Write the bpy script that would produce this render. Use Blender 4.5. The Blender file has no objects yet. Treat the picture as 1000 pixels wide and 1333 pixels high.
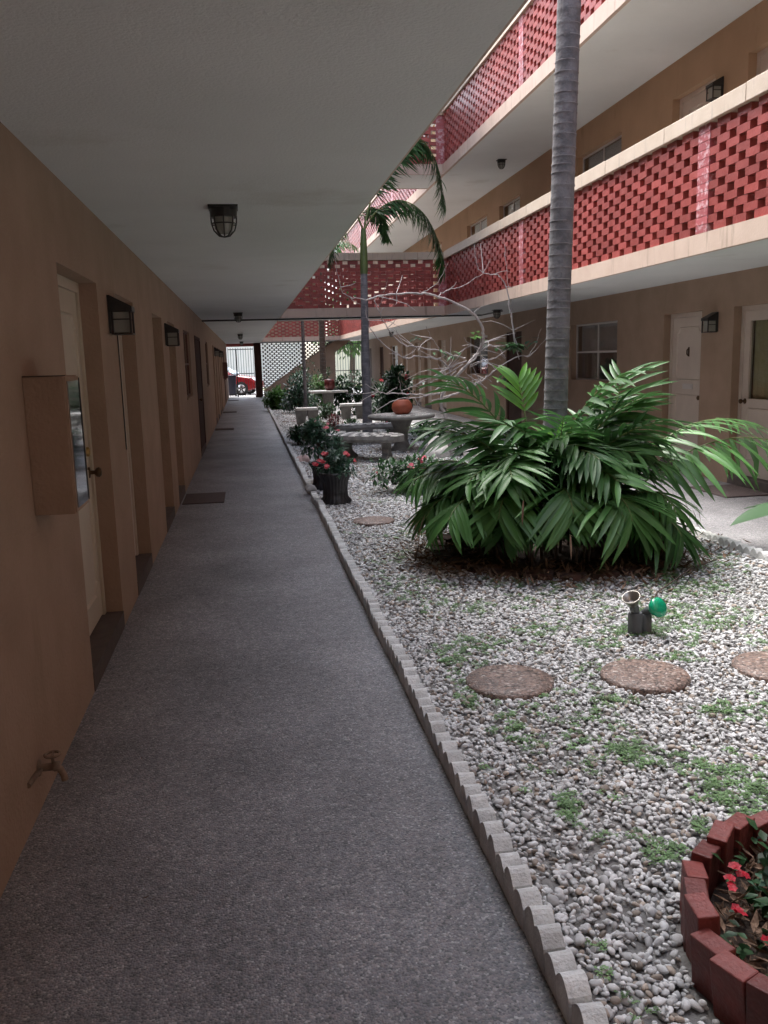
import bpy, bmesh, math, random
import numpy as np
from mathutils import Vector, Matrix
R = math.radians
SC = bpy.context.scene
COL = SC.collection
random.seed(7); RNG = np.random.default_rng(7)

# ------------------------------------------------------------------ camera
H = 1.57
cam_d = bpy.data.cameras.new('camera'); cam = bpy.data.objects.new('camera', cam_d); COL.objects.link(cam); SC.camera = cam
cam_d.sensor_fit = 'VERTICAL'; cam_d.sensor_height = 36; cam_d.lens = 36*1130/1333
cam_d.clip_start = 0.05; cam_d.clip_end = 900
YAW, PITCH, ROLL = R(8.6956), R(10.0112), R(1.6)
f = Vector((math.sin(YAW)*math.cos(PITCH), math.cos(YAW)*math.cos(PITCH), -math.sin(PITCH)))
r = Vector((math.cos(YAW), -math.sin(YAW), 0)); u = r.cross(f)
r2 = r*math.cos(ROLL)-u*math.sin(ROLL); u2 = u*math.cos(ROLL)+r*math.sin(ROLL)
cam.matrix_world = Matrix(((r2.x,u2.x,-f.x,0),(r2.y,u2.y,-f.y,0),(r2.z,u2.z,-f.z,H),(0,0,0,1)))

# ------------------------------------------------------------------ sky, sun, exposure
w = bpy.data.worlds.new('World'); SC.world = w; w.use_nodes = True
nt = w.node_tree; nt.nodes.clear()
sky = nt.nodes.new('ShaderNodeTexSky'); sky.sky_type = 'NISHITA'; sky.sun_disc = False
sky.sun_elevation = R(62); sky.sun_rotation = R(330); sky.air_density = 1.0; sky.dust_density = 3.0; sky.ozone_density = 1.5
hsv = nt.nodes.new('ShaderNodeHueSaturation'); hsv.inputs['Saturation'].default_value = 0.6
bg = nt.nodes.new('ShaderNodeBackground'); bg.inputs['Strength'].default_value = 0.15
wo = nt.nodes.new('ShaderNodeOutputWorld')
nt.links.new(sky.outputs[0], hsv.inputs['Color']); nt.links.new(hsv.outputs[0], bg.inputs[0]); nt.links.new(bg.outputs[0], wo.inputs[0])
sun_d = bpy.data.lights.new('sun', 'SUN'); sun_d.energy = 1.25; sun_d.angle = R(35); sun_d.color = (1, .98, .95)
sun = bpy.data.objects.new('sun', sun_d); COL.objects.link(sun)
sun.rotation_euler = Vector((-math.sin(R(32))*math.cos(R(62)), math.cos(R(32))*math.cos(R(62)), math.sin(R(62)))).to_track_quat('Z','Y').to_euler()
SC.view_settings.view_transform = 'Standard'; SC.view_settings.look = 'None'
SC.view_settings.gamma = 1; SC.view_settings.use_curve_mapping = False
SC.view_settings.exposure = 2.4
SC.cycles.max_bounces = 8; SC.cycles.diffuse_bounces = 5

# ------------------------------------------------------------------ materials
MATS = {}
def mat(name, col, rough=.7, col2=None, nscale=3, detail=6, bump=0, bscale=60, metal=0, spec=.5, rnd=None, coat=0, trans=0, space='Object', dirt=None, contrast=(.35,.65), subs=0, emis=None):
    """Principled with noise mixed base colours, fine bump, optional per-object / per-island value jitter."""
    m = bpy.data.materials.new(name); MATS[name] = m; m.use_nodes = True
    t = m.node_tree; b = t.nodes['Principled BSDF']; L = t.links.new
    b.inputs['Roughness'].default_value = rough; b.inputs['Metallic'].default_value = metal
    b.inputs['Specular IOR Level'].default_value = spec; b.inputs['Coat Weight'].default_value = coat
    tc = t.nodes.new('ShaderNodeTexCoord')
    if space == 'World':
        g = t.nodes.new('ShaderNodeNewGeometry'); vec = g.outputs['Position']
    else: vec = tc.outputs['Object']
    out = None
    if col2 is not None:
        n = t.nodes.new('ShaderNodeTexNoise'); n.inputs['Scale'].default_value = nscale; n.inputs['Detail'].default_value = detail; n.inputs['Roughness'].default_value = .6
        L(vec, n.inputs['Vector'])
        mr = t.nodes.new('ShaderNodeMapRange'); mr.inputs[1].default_value = contrast[0]; mr.inputs[2].default_value = contrast[1]; L(n.outputs['Fac'], mr.inputs[0])
        mx = t.nodes.new('ShaderNodeMix'); mx.data_type = 'RGBA'; mx.inputs[6].default_value = (*col,1); mx.inputs[7].default_value = (*col2,1); L(mr.outputs[0], mx.inputs[0])
        out = mx.outputs[2]
    if dirt is not None:   # (colour, scale, threshold)
        n = t.nodes.new('ShaderNodeTexNoise'); n.inputs['Scale'].default_value = dirt[1]; n.inputs['Detail'].default_value = 8; n.inputs['Roughness'].default_value = .65; vv=vec
        if len(dirt)>3:
            mp=t.nodes.new('ShaderNodeMapping'); mp.inputs['Scale'].default_value=(1,1,dirt[3]); L(vec,mp.inputs['Vector']); vv=mp.outputs[0]
        L(vv, n.inputs['Vector'])
        mr = t.nodes.new('ShaderNodeMapRange'); mr.inputs[1].default_value = dirt[2]; mr.inputs[2].default_value = dirt[2]+.16; L(n.outputs['Fac'], mr.inputs[0])
        mx = t.nodes.new('ShaderNodeMix'); mx.data_type = 'RGBA'; mx.inputs[7].default_value = (*dirt[0],1); L(mr.outputs[0], mx.inputs[0])
        if out is None: mx.inputs[6].default_value = (*col,1)
        else: L(out, mx.inputs[6])
        out = mx.outputs[2]
    if rnd is not None:    # (source, lo, hi)
        if rnd[0] == 'island': g = t.nodes.new('ShaderNodeNewGeometry'); src = g.outputs['Random Per Island']
        else: g = t.nodes.new('ShaderNodeObjectInfo'); src = g.outputs['Random']
        mr = t.nodes.new('ShaderNodeMapRange'); mr.inputs[3].default_value = rnd[1]; mr.inputs[4].default_value = rnd[2]; L(src, mr.inputs[0])
        vm = t.nodes.new('ShaderNodeVectorMath'); vm.operation = 'SCALE'
        if out is None: vm.inputs[0].default_value = col
        else: L(out, vm.inputs[0])
        L(mr.outputs[0], vm.inputs['Scale']); out = vm.outputs[0]
    if out is None: b.inputs['Base Color'].default_value = (*col,1)
    else: L(out, b.inputs['Base Color'])
    if bump:
        n = t.nodes.new('ShaderNodeTexNoise'); n.inputs['Scale'].default_value = bscale; n.inputs['Detail'].default_value = 5; L(vec, n.inputs['Vector'])
        bp = t.nodes.new('ShaderNodeBump'); bp.inputs['Strength'].default_value = bump; bp.inputs['Distance'].default_value = .01
        L(n.outputs['Fac'], bp.inputs['Height']); L(bp.outputs[0], b.inputs['Normal'])
    if trans: b.inputs['Transmission Weight'].default_value = trans
    if subs:
        tr = t.nodes.new('ShaderNodeBsdfTranslucent'); ms = t.nodes.new('ShaderNodeMixShader'); ms.inputs[0].default_value = subs
        if out is not None: L(out, tr.inputs[0])
        else: tr.inputs[0].default_value = (*col,1)
        L(b.outputs[0], ms.inputs[1]); L(tr.outputs[0], ms.inputs[2]); L(ms.outputs[0], t.nodes['Material Output'].inputs[0])
    return m

def aggregate(name, dark, mid, light, scale=95):
    """exposed pebble paving: voronoi stones of mixed tints, worn patches, relief."""
    m = bpy.data.materials.new(name); m.use_nodes = True; t = m.node_tree; b = t.nodes['Principled BSDF']; L = t.links.new
    g = t.nodes.new('ShaderNodeNewGeometry'); vec = g.outputs['Position']
    v = t.nodes.new('ShaderNodeTexVoronoi'); v.inputs['Scale'].default_value = scale; L(vec, v.inputs['Vector'])
    sp = t.nodes.new('ShaderNodeSeparateColor'); L(v.outputs['Color'], sp.inputs[0])
    cr = t.nodes.new('ShaderNodeValToRGB'); L(sp.outputs[0], cr.inputs[0])
    e = cr.color_ramp.elements; e[0].position = 0; e[0].color = (*dark,1); e[1].position = 1; e[1].color = (*light,1)
    x = e.new(.45); x.color = (*mid,1); x = e.new(.86); x.color = (mid[0]*1.25, mid[1]*1.12, mid[2]*1.05, 1)
    n = t.nodes.new('ShaderNodeTexNoise'); n.inputs['Scale'].default_value = 1.3; n.inputs['Detail'].default_value = 7; n.inputs['Roughness'].default_value = .62; L(vec, n.inputs['Vector'])
    mr = t.nodes.new('ShaderNodeMapRange'); mr.inputs[1].default_value = .3; mr.inputs[2].default_value = .7; mr.inputs[3].default_value = .60; mr.inputs[4].default_value = 1.15; L(n.outputs['Fac'], mr.inputs[0])
    n2 = t.nodes.new('ShaderNodeTexNoise'); n2.inputs['Scale'].default_value = 22; n2.inputs['Detail'].default_value = 4; L(vec, n2.inputs['Vector'])
    mr2 = t.nodes.new('ShaderNodeMapRange'); mr2.inputs[1].default_value = .3; mr2.inputs[2].default_value = .7; mr2.inputs[3].default_value = .8; mr2.inputs[4].default_value = 1.15; L(n2.outputs['Fac'], mr2.inputs[0])
    mu = t.nodes.new('ShaderNodeMath'); mu.operation = 'MULTIPLY'; L(mr.outputs[0], mu.inputs[0]); L(mr2.outputs[0], mu.inputs[1])
    vm = t.nodes.new('ShaderNodeVectorMath'); vm.operation = 'SCALE'; L(cr.outputs[0], vm.inputs[0]); L(mu.outputs[0], vm.inputs['Scale']); L(vm.outputs[0], b.inputs['Base Color'])
    rr = t.nodes.new('ShaderNodeMapRange'); rr.inputs[3].default_value = .38; rr.inputs[4].default_value = .75; L(sp.outputs[1], rr.inputs[0]); L(rr.outputs[0], b.inputs['Roughness'])
    bp = t.nodes.new('ShaderNodeBump'); bp.invert = True; bp.inputs['Strength'].default_value = .55; bp.inputs['Distance'].default_value = .006
    L(v.outputs['Distance'], bp.inputs['Height']); L(bp.outputs[0], b.inputs['Normal'])
    MATS[name] = m; return m

aggregate('walk', (.13,.13,.135), (.25,.25,.262), (.50,.49,.49), 150)
aggregate('stone_pad', (.07,.05,.043), (.215,.155,.13), (.47,.41,.37), 85)
mat('border_brick', (.13,.062,.045), .8, (.08,.045,.035), 14, bump=.6, bscale=50, rnd=('object', .6, 1.3), dirt=((.05,.035,.028), 7, .5))
mat('mulch', (.040,.026,.020), .95, (.075,.052,.038), 30, bump=1, bscale=60, space='World')
mat('stucco', (.37,.257,.187), .82, (.31,.215,.152), 2.6, bump=.55, bscale=55, dirt=((.27,.19,.13), 4, .60, .18), space='World')
mat('stucco_upper', (.45,.295,.185), .8, (.40,.26,.16), 1.5, bump=.4, bscale=60, dirt=((.30,.18,.10), 4, .60, .18), space='World')
mat('ceiling', (.76,.78,.77), .85, (.69,.71,.70), .7, bump=.4, bscale=90, dirt=((.58,.58,.55), .9, .60), space='World')
mat('fascia', (.60,.47,.385), .75, (.54,.41,.33), 3, bump=.2, bscale=50, dirt=((.36,.27,.21), 9, .56, .12), space='World')
mat('coping', (.62,.52,.42), .7, (.56,.46,.36), 4, bump=.2, bscale=60, dirt=((.36,.31,.26), 11, .57, .15), space='World')
mat('brick', (.36,.078,.068), .45, (.29,.056,.048), 9, bump=.35, bscale=45, rnd=('object', .78, 1.18), dirt=((.5,.2,.19), 14, .72), space='World')
mat('brick_mass', (.34,.072,.062), .45, (.27,.052,.045), 9, bump=.3, bscale=45, rnd=('island', .78, 1.18), space='World')
mat('pier_brick', (.42,.11,.12), .45, (.62,.40,.42), 16, bump=.4, bscale=40, rnd=('object', .85, 1.15), contrast=(.5,.62), space='World')
mat('mortar', (.40,.13,.13), .8, (.6,.42,.42), 20, space='World')
mat('mortar_patch', (.27,.19,.135), .7, (.15,.105,.075), 30)
mat('soil', (.13,.125,.12), .95, (.25,.24,.23), 14, bump=.8, bscale=70, space='World')
mat('screen_block', (.11,.085,.08), .8)
mat('concrete', (.70,.70,.68), .85, (.50,.50,.485), 14, bump=.5, bscale=110, rnd=('object', .82, 1.1), space='World', dirt=((.2,.21,.17), 9, .66))
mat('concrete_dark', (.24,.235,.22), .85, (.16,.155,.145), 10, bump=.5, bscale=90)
mat('threshold', (.10,.075,.065), .8, (.07,.055,.05), 12, bump=.3, bscale=80, space='World')
mat('bed_brick', (.165,.030,.024), .55, (.11,.024,.020), 14, bump=.5, bscale=60, rnd=('object', .7, 1.3), dirt=((.30,.08,.05), 9, .64))
mat('door_cream', (.56,.50,.40), .5, (.50,.44,.35), 3, bump=.1, bscale=40)
mat('door_white', (.58,.50,.43), .5, (.52,.44,.38), 3, bump=.1, bscale=40)
mat('door_brown', (.075,.036,.028), .8, (.055,.026,.02), 6, spec=.2)
mat('metal_white', (.55,.52,.50), .4)
mat('black_metal', (.018,.018,.018), .45, (.03,.03,.03), 20)
mat('brass', (.45,.30,.12), .35, metal=1)
mat('dark_brass', (.10,.06,.035), .4, metal=.8)
mat('trim_dark', (.13,.06,.045), .6)
mat('lamp_glass', (.30,.31,.28), .25, spec=.6)
mat('pane_dark', (.055,.055,.06), .06, spec=.8)
mat('curtain', (.50,.48,.47), .9, (.6,.58,.56), 2, space='World')
mat('curtain_yellow', (.62,.58,.34), .9, (.54,.50,.28), 5)
mat('mirror_pane', (.55,.57,.60), .06, metal=1)
mat('asphalt', (.30,.30,.30), .9, (.36,.36,.355), 3, bump=.3, space='World')
mat('pavement', (.5,.5,.49), .85, (.42,.42,.41), 3, space='World')
mat('outer_ground', (.12,.14,.07), .95, (.18,.17,.10), .3, space='World')
mat('pale_wall', (.82,.81,.78), .8, (.78,.76,.72), 2, space='World')
mat('yellow_wall', (.78,.74,.60), .8, (.74,.7,.56), 2, space='World')
mat('roof_tile', (.33,.17,.12), .8, (.26,.14,.1), 3)
mat('car_red', (.23,.012,.016), .25, coat=.8)
mat('car_glass', (.06,.07,.08), .04, spec=1)
mat('tyre', (.02,.02,.02), .8); mat('rim', (.6,.6,.62), .3, metal=.7); mat('headlight', (.7,.7,.7), .1, spec=1)
mat('bin', (.015,.02,.045), .5)
mat('pot_black', (.016,.015,.018), .38, (.03,.028,.03), 12)
mat('pot_orange', (.34,.085,.045), .6, (.28,.065,.03), 6)
mat('pot_red', (.10,.015,.015), .4)
mat('tile_white', (.72,.71,.68), .45, (.58,.56,.53), 25); mat('tile_dark', (.05,.045,.045), .5)
mat('white_rock', (.62,.60,.57), .9, (.40,.38,.36), 9, bump=.9, bscale=22)
mat('pink_rock', (.58,.42,.38), .9, (.45,.33,.3), 9, bump=.8, bscale=25)
mat('mat_brown', (.075,.052,.048), .95, (.10,.072,.066), 40, bump=.6, bscale=200)
mat('spot_body', (.075,.08,.085), .45, (.10,.105,.11), 15); mat('spot_green', (.0,.33,.16), .25, coat=.5)
mat('spot_silver', (.30,.28,.25), .3, metal=.8)
mat('palm_bark', (.20,.195,.205), .85, (.12,.117,.125), 9, detail=9, bump=.5, bscale=50, dirt=((.05,.045,.05), 5, .63), contrast=(.4,.6))
mat('ring_scar', (.30,.29,.30), .85, (.2,.19,.2), 12)
mat('bark_light', (.52,.48,.47), .7, (.27,.24,.235), 11, bump=.4, bscale=60)
mat('bark_brown', (.11,.08,.06), .85, (.07,.05,.04), 14, bump=.5, bscale=60)
mat('crownshaft', (.12,.17,.05), .5, (.09,.12,.04), 6)
mat('frond', (.034,.105,.028), .45, (.060,.150,.042), 6, rnd=('island', .45, 1.45), subs=.28)
mat('frond_yellow', (.26,.24,.07), .5, (.20,.13,.05), 8, rnd=('island', .7, 1.3), subs=.3)
mat('frond_bright', (.10,.27,.03), .4, rnd=('island', .75, 1.2), subs=.35)
mat('frond_pale', (.080,.20,.052), .45, rnd=('island', .7, 1.3), subs=.3)
mat('frond_stem', (.13,.17,.05), .5)
mat('dead_leaf', (.12,.070,.045), .9, (.23,.15,.10), 9, rnd=('island', .5, 1.4))
mat('leaf_dark', (.022,.058,.022), .42, rnd=('island', .5, 1.6), subs=.2, spec=.3)
mat('leaf_mid', (.045,.115,.04), .45, rnd=('island', .5, 1.5), subs=.25)
mat('leaf_fresh', (.085,.18,.045), .5, rnd=('island', .55, 1.4), subs=.3)
mat('leaf_blue', (.055,.12,.075), .42, rnd=('island', .5, 1.5), subs=.2)
mat('leaf_red', (.16,.03,.03), .5, rnd=('island', .5, 1.4), subs=.2)
mat('flower_red', (.50,.014,.035), .55, rnd=('island', .7, 1.2), subs=.3)
mat('flower_pink', (.62,.10,.16), .55, rnd=('island', .7, 1.2), subs=.3)
mat('weed', (.17,.29,.12), .6, rnd=('object', .6, 1.35), subs=.3)
mat('pebble', (.74,.735,.73), .65, (.56,.56,.56), 60, rnd=('object', .55, 1.10), bump=.2, bscale=120)
mat('pebble_tan', (.48,.41,.35), .65, (.30,.24,.19), 30, rnd=('object', .4, 1.2))
mat('tree_leaf', (.06,.12,.03), .6, rnd=('island', .5, 1.5), subs=.2)

# ------------------------------------------------------------------ helpers
class MB:
    def __init__(s): s.v=[]; s.f=[]; s.m=[]; s.sm=[]
    def add(s, vs, fs, mi=0, smooth=False):
        o=len(s.v); s.v += [tuple(v) for v in vs]; s.f += [tuple(i+o for i in q) for q in fs]; s.m += [mi]*len(fs); s.sm += [smooth]*len(fs); return s
    def box(s, a, b, mi=0, M=None):
        x0,y0,z0=a; x1,y1,z1=b
        vs=[Vector(p) for p in ((x0,y0,z0),(x1,y0,z0),(x1,y1,z0),(x0,y1,z0),(x0,y0,z1),(x1,y0,z1),(x1,y1,z1),(x0,y1,z1))]
        if M: vs=[M@v for v in vs]
        return s.add(vs, [(0,3,2,1),(4,5,6,7),(0,1,5,4),(1,2,6,5),(2,3,7,6),(3,0,4,7)], mi)
    def quad(s, *p, mi=0): return s.add(p, [tuple(range(len(p)))], mi)
    def tube(s, pts, rad, n=8, mi=0, cap=True):
        pts=[Vector(p) for p in pts]; rad = rad if hasattr(rad,'__len__') else [rad]*len(pts)
        vs=[]; prev=None
        for i,p in enumerate(pts):
            t=(pts[min(i+1,len(pts)-1)]-pts[max(i-1,0)]).normalized()
            if prev is None: a=t.orthogonal().normalized()
            else: a=(prev-t*prev.dot(t)); a = a.normalized() if a.length>1e-6 else t.orthogonal().normalized()
            prev=a; b=t.cross(a)
            for k in range(n):
                q=2*math.pi*k/n; vs.append(p+(a*math.cos(q)+b*math.sin(q))*rad[i])
        fs=[(i*n+k, i*n+(k+1)%n, (i+1)*n+(k+1)%n, (i+1)*n+k) for i in range(len(pts)-1) for k in range(n)]
        s.add(vs, fs, mi, True)
        if cap: s.add(vs[:n], [tuple(range(n))[::-1]], mi); s.add(vs[-n:], [tuple(range(n))], mi)
        return s
    def lathe(s, prof, n=24, c=(0,0,0), mi=0, flute=0, nf=0, M=None):
        vs=[]
        for (rr,z) in prof:
            for k in range(n):
                q=2*math.pi*k/n; r_=rr*(1+flute*math.cos(nf*q)) if nf else rr
                v=Vector((r_*math.cos(q), r_*math.sin(q), z))
                vs.append((M@v if M else v)+Vector(c))
        fs=[(i*n+k, i*n+(k+1)%n, (i+1)*n+(k+1)%n, (i+1)*n+k) for i in range(len(prof)-1) for k in range(n)]
        s.add(vs, fs, mi, True)
        s.add(vs[:n], [tuple(range(n))[::-1]], mi); s.add(vs[-n:], [tuple(range(n))], mi)
        return s
    def blob(s, c, rad, seed=0, amp=.2, sub=2, mi=0):
        bm=bmesh.new(); bmesh.ops.create_icosphere(bm, subdivisions=sub, radius=1)
        rg=random.Random(seed); ph=[(Vector((rg.uniform(-1,1),rg.uniform(-1,1),rg.uniform(-1,1)))*rg.uniform(2,4), rg.uniform(0,6)) for _ in range(5)]
        rad=rad if hasattr(rad,'__len__') else (rad,)*3
        vs=[]
        for v in bm.verts:
            k=1+amp*sum(math.sin(v.co.dot(d)+p) for d,p in ph)/2.2
            vs.append(Vector((v.co.x*rad[0]*k+c[0], v.co.y*rad[1]*k+c[1], v.co.z*rad[2]*k+c[2])))
        fs=[tuple(v.index for v in f_.verts) for f_ in bm.faces]; bm.free()
        return s.add(vs, fs, mi, True)
    def mesh(s, name, mats):
        me=bpy.data.meshes.new(name); me.from_pydata([tuple(v) for v in s.v], [], s.f)
        for m in (mats if isinstance(mats,(list,tuple)) else [mats]): me.materials.append(MATS[m] if isinstance(m,str) else m)
        me.polygons.foreach_set('material_index', s.m); me.polygons.foreach_set('use_smooth', s.sm); me.update()
        return me
    def build(s, name, mats, parent=None, bevel=0, loc=None, kind=None):
        o=bpy.data.objects.new(name, s.mesh(name, mats)); COL.objects.link(o)
        if parent: o.parent=parent
        if loc is not None: o.location=loc
        if kind: o['kind']=kind
        if bevel:
            b=o.modifiers.new('bevel','BEVEL'); b.width=bevel; b.segments=2; b.limit_method='ANGLE'; b.angle_limit=R(40)
        return o

def thing(name, label, cat, loc=(0,0,0), rz=0, group=None):
    o=bpy.data.objects.new(name, None); COL.objects.link(o); o.location=loc; o.rotation_euler=(0,0,rz); o.empty_display_size=.1
    o['label']=label; o['category']=cat
    if group: o['group']=group
    return o
def tag(o, label, cat, group=None):
    o['label']=label; o['category']=cat
    if group: o['group']=group
    return o
def part(name, me, parent, loc=(0,0,0), rot=(0,0,0), sc=(1,1,1)):
    o=bpy.data.objects.new(name, me); COL.objects.link(o); o.parent=parent; o.location=loc; o.rotation_euler=rot; o.scale=sc; return o
def copy_tree(o, parent=None):
    c=o.copy(); COL.objects.link(c); c.parent=parent
    for ch in list(o.children): copy_tree(ch, c)
    return c
def struct(o): o['kind']='structure'; return o
V=Vector

XL=-.815      # left wall face
XR=5.6        # right wall face
YE=41.4       # far end of the two wings
Y0=-7.0
ZC=2.44       # underside of the first floor walkways
XB=4.12       # face of the right balconies
XLB=.75       # edge of the left ceiling

# ------------------------------------------------------------------ ground
g=MB(); g.box((-200,-200,-.30),(200,300,-.10)); struct(g.build('ground','outer_ground'))
g=MB()
for a,c in ((Y0,13.4),(13.408,18.2),(18.208,24.6),(24.608,31.0),(31.008,YE)): g.box((XL,a,-.099),(.695,c,0))
struct(g.build('walkway','walk'))
g=MB(); g.box((3.705,Y0,-.099),(XR,YE,0)); struct(g.build('walkway','walk'))
g=MB(); g.box((.70,Y0,-.098),(3.70,39.0,.028)); struct(g.build('garden_bed_soil','soil'))
g=MB(); g.box((.696,39.001,-.097),(3.704,YE,0)); struct(g.build('walkway','walk'))
g=MB(); g.box((-20,YE+.02,-.098),(24,YE+3.2,-.005)); struct(g.build('pavement','pavement'))
g=MB(); g.box((-90,YE+3.25,-.098),(90,YE+11,-.06)); struct(g.build('road','asphalt'))

# ------------------------------------------------------------------ walls with openings
def wall_mesh(xf, s, y0, y1, z0, z1, ops, depth=.30, back=True):
    """wall facing direction s (+1/-1 along x) with recessed openings; one closed skin."""
    b=MB(); ys=sorted({y0,y1,*[o[0] for o in ops],*[o[1] for o in ops]}); zs=sorted({z0,z1,*[o[2] for o in ops],*[o[3] for o in ops]})
    for i in range(len(ys)-1):
        for j in range(len(zs)-1):
            cy=(ys[i]+ys[i+1])/2; cz=(zs[j]+zs[j+1])/2
            if any(o[0]<cy<o[1] and o[2]<cz<o[3] for o in ops): continue
            p=[(xf,ys[i],zs[j]),(xf,ys[i+1],zs[j]),(xf,ys[i+1],zs[j+1]),(xf,ys[i],zs[j+1])]
            b.quad(*(p if s>0 else p[::-1]))
    xb=xf-s*depth
    for (a,c,d,e) in ops:
        for p in (((xf,a,d),(xb,a,d),(xb,a,e),(xf,a,e)),((xf,c,d),(xf,c,e),(xb,c,e),(xb,c,d)),((xf,a,e),(xb,a,e),(xb,c,e),(xf,c,e)),((xf,a,d),(xf,c,d),(xb,c,d),(xb,a,d))):
            b.quad(*(p if s>0 else p[::-1]))
    b.box((min(xb,xb-s*.1),y0,z0),(max(xb,xb-s*.1),y1,z1))
    b.quad((xf,y0,z0),(xf,y0,z1),(xb,y0,z1),(xb,y0,z0)); b.quad((xf,y1,z0),(xb,y1,z0),(xb,y1,z1),(xf,y1,z1))
    return b

def frame_parts(parent, xd, s, y0, y1, z0, z1, m, wd=.05, th=.06, name='frame'):
    b=MB(); a,c=sorted((xd-s*th, xd+s*.012))
    b.box((a,y0,z0),(c,y0+wd,z1)); b.box((a,y1-wd,z0),(c,y1,z1)); b.box((a,y0+wd,z1-wd),(c,y1-wd,z1))
    return b.build(name, m, parent)

def notched_panel(b, xd, s, y0, y1, z0, z1, nt_=.06, w_=.018, d_=.012, top=True, bot=False):
    """raised moulding loop with scooped corners"""
    pts=[]
    def arc(cy,cz,a0,a1):
        for k in range(5):
            q=R(a0+(a1-a0)*k/4); pts.append((cy+nt_*math.cos(q), cz+nt_*math.sin(q)))
    if bot: arc(y0,z0,90,0)
    else: pts.append((y0,z0))
    if bot: arc(y1,z0,180,90)
    else: pts.append((y1,z0))
    if top: arc(y1,z1,270,180); arc(y0,z1,0,-90)
    else: pts += [(y1,z1),(y0,z1)]
    n=len(pts); cy=(y0+y1)/2; cz=(z0+z1)/2
    inn=[(p[0]+(w_ if p[0]<cy else -w_), p[1]+(w_ if p[1]<cz else -w_)) for p in pts]
    x1=xd+s*d_
    vs=[(xd,*p) for p in pts]+[(x1,*((pts[i][0]+inn[i][0])/2,(pts[i][1]+inn[i][1])/2)) for i in range(n)]+[(xd,*p) for p in inn]
    fs=[(i,(i+1)%n,n+(i+1)%n,n+i) for i in range(n)]+[(n+i,n+(i+1)%n,2*n+(i+1)%n,2*n+i) for i in range(n)]
    b.add(vs,fs)

def knob(parent, x, s, y, z, m='dark_brass'):
    k=MB(); M=Matrix.Rotation(R(90)*s,4,'Y')
    k.lathe([(.032,0),(.032,.008),(.012,.012),(.012,.035),(.026,.045),(.030,.060),(.020,.072),(.002,.074)],14,(x,y,z),M=M)
    return k.build('knob',m,parent)

def door(bld, xf, s, y0, y1, style, z0=.10, z1=2.04, knob_near=True, rec=.11, label=None):
    xd=xf-s*rec; wd=.055; m={'cream':'door_cream','white':'door_white','glass':'door_white','brown':'door_brown'}[style]
    b=MB(); a,c=sorted((xd-s*.045, xd)); ya,yb=y0+wd+.004,y1-wd-.004; zb=z1-wd-.004
    if style=='glass':
        st=.11; b.box((a,ya,z0+.01),(c,yb,1.0)); b.box((a,ya,1.0),(c,ya+st,zb)); b.box((a,yb-st,1.0),(c,yb,zb)); b.box((a,ya+st,zb-st),(c,yb-st,zb))
        for (p,q) in ((.2,.5),(.57,.9)): notched_panel(b,xd,s,ya+.13,yb-.13,p+z0,q,.03,top=False)
    else:
        b.box((a,ya,z0+.01),(c,yb,zb))
        if style in('cream','white'):
            notched_panel(b,xd,s,ya+.12,yb-.12,z0+1.08,zb-.12,.07)
            notched_panel(b,xd,s,ya+.12,yb-.12,z0+.16,z0+.9,.07,top=False,bot=True)
    o=b.build('door',m,bld)
    if label: o['label']=label
    frame_parts(o,xd+s*.0,s,y0+.001,y1-.001,z0,z1-.001,m,wd,.05,'door_frame')
    yk = ya+.065 if knob_near else yb-.065
    knob(o,xd,s,yk,.97 if z0<1 else z0+.87)
    if style=='cream':
        k=MB(); M=Matrix.Rotation(R(90)*s,4,'Y'); k.lathe([(.028,0),(.028,.012),(.020,.018),(.004,.02)],12,(xd,yk,1.09),M=M); k.build('deadbolt','brass',o)
    if style=='white':
        ym=(ya+yb)/2
        k=MB(); zk=z0+1.45; k.tube([(xd+s*.010,ym,zk-.05),(xd+s*.03,ym,zk-.03),(xd+s*.03,ym,zk+.02),(xd+s*.010,ym,zk+.04)],.008,6); p_,q_=sorted((xd,xd+s*.010)); k.box((p_,ym-.012,zk-.06),(q_,ym+.012,zk+.06)); k.build('door_knocker','dark_brass',o)
        k=MB(); p,q=sorted((xd,xd+s*.010)); zs_=z0+.97; k.box((p,ym-.13,zs_),(q,ym+.13,zs_+.07)); p2,q2=sorted((xd+s*.010,xd+s*.016)); k.box((p2,ym-.105,zs_+.015),(q2,ym+.105,zs_+.055)); k.build('mail_slot','metal_white',o)
    if style=='glass':
        k=MB(); p,q=sorted((xd-s*.030,xd-s*.022)); k.box((p,ya+.112,1.002),(q,yb-.112,zb-.112)); k.build('glass_pane','pane_clear',o)
        k=MB(); n=60
        vs=[];
        for i in range(n+1):
            y=ya+.1+(yb-ya-.2)*i/n; x=xd-s*(.075+.014*math.sin(i*1.05)+.006*math.sin(i*2.3)); vs += [(x,y,.97),(x,y,zb-.08)]
        k.add(vs,[(2*i,2*i+2,2*i+3,2*i+1) for i in range(n)],smooth=True); k.build('curtain','curtain_yellow',o)
    return o

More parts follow.
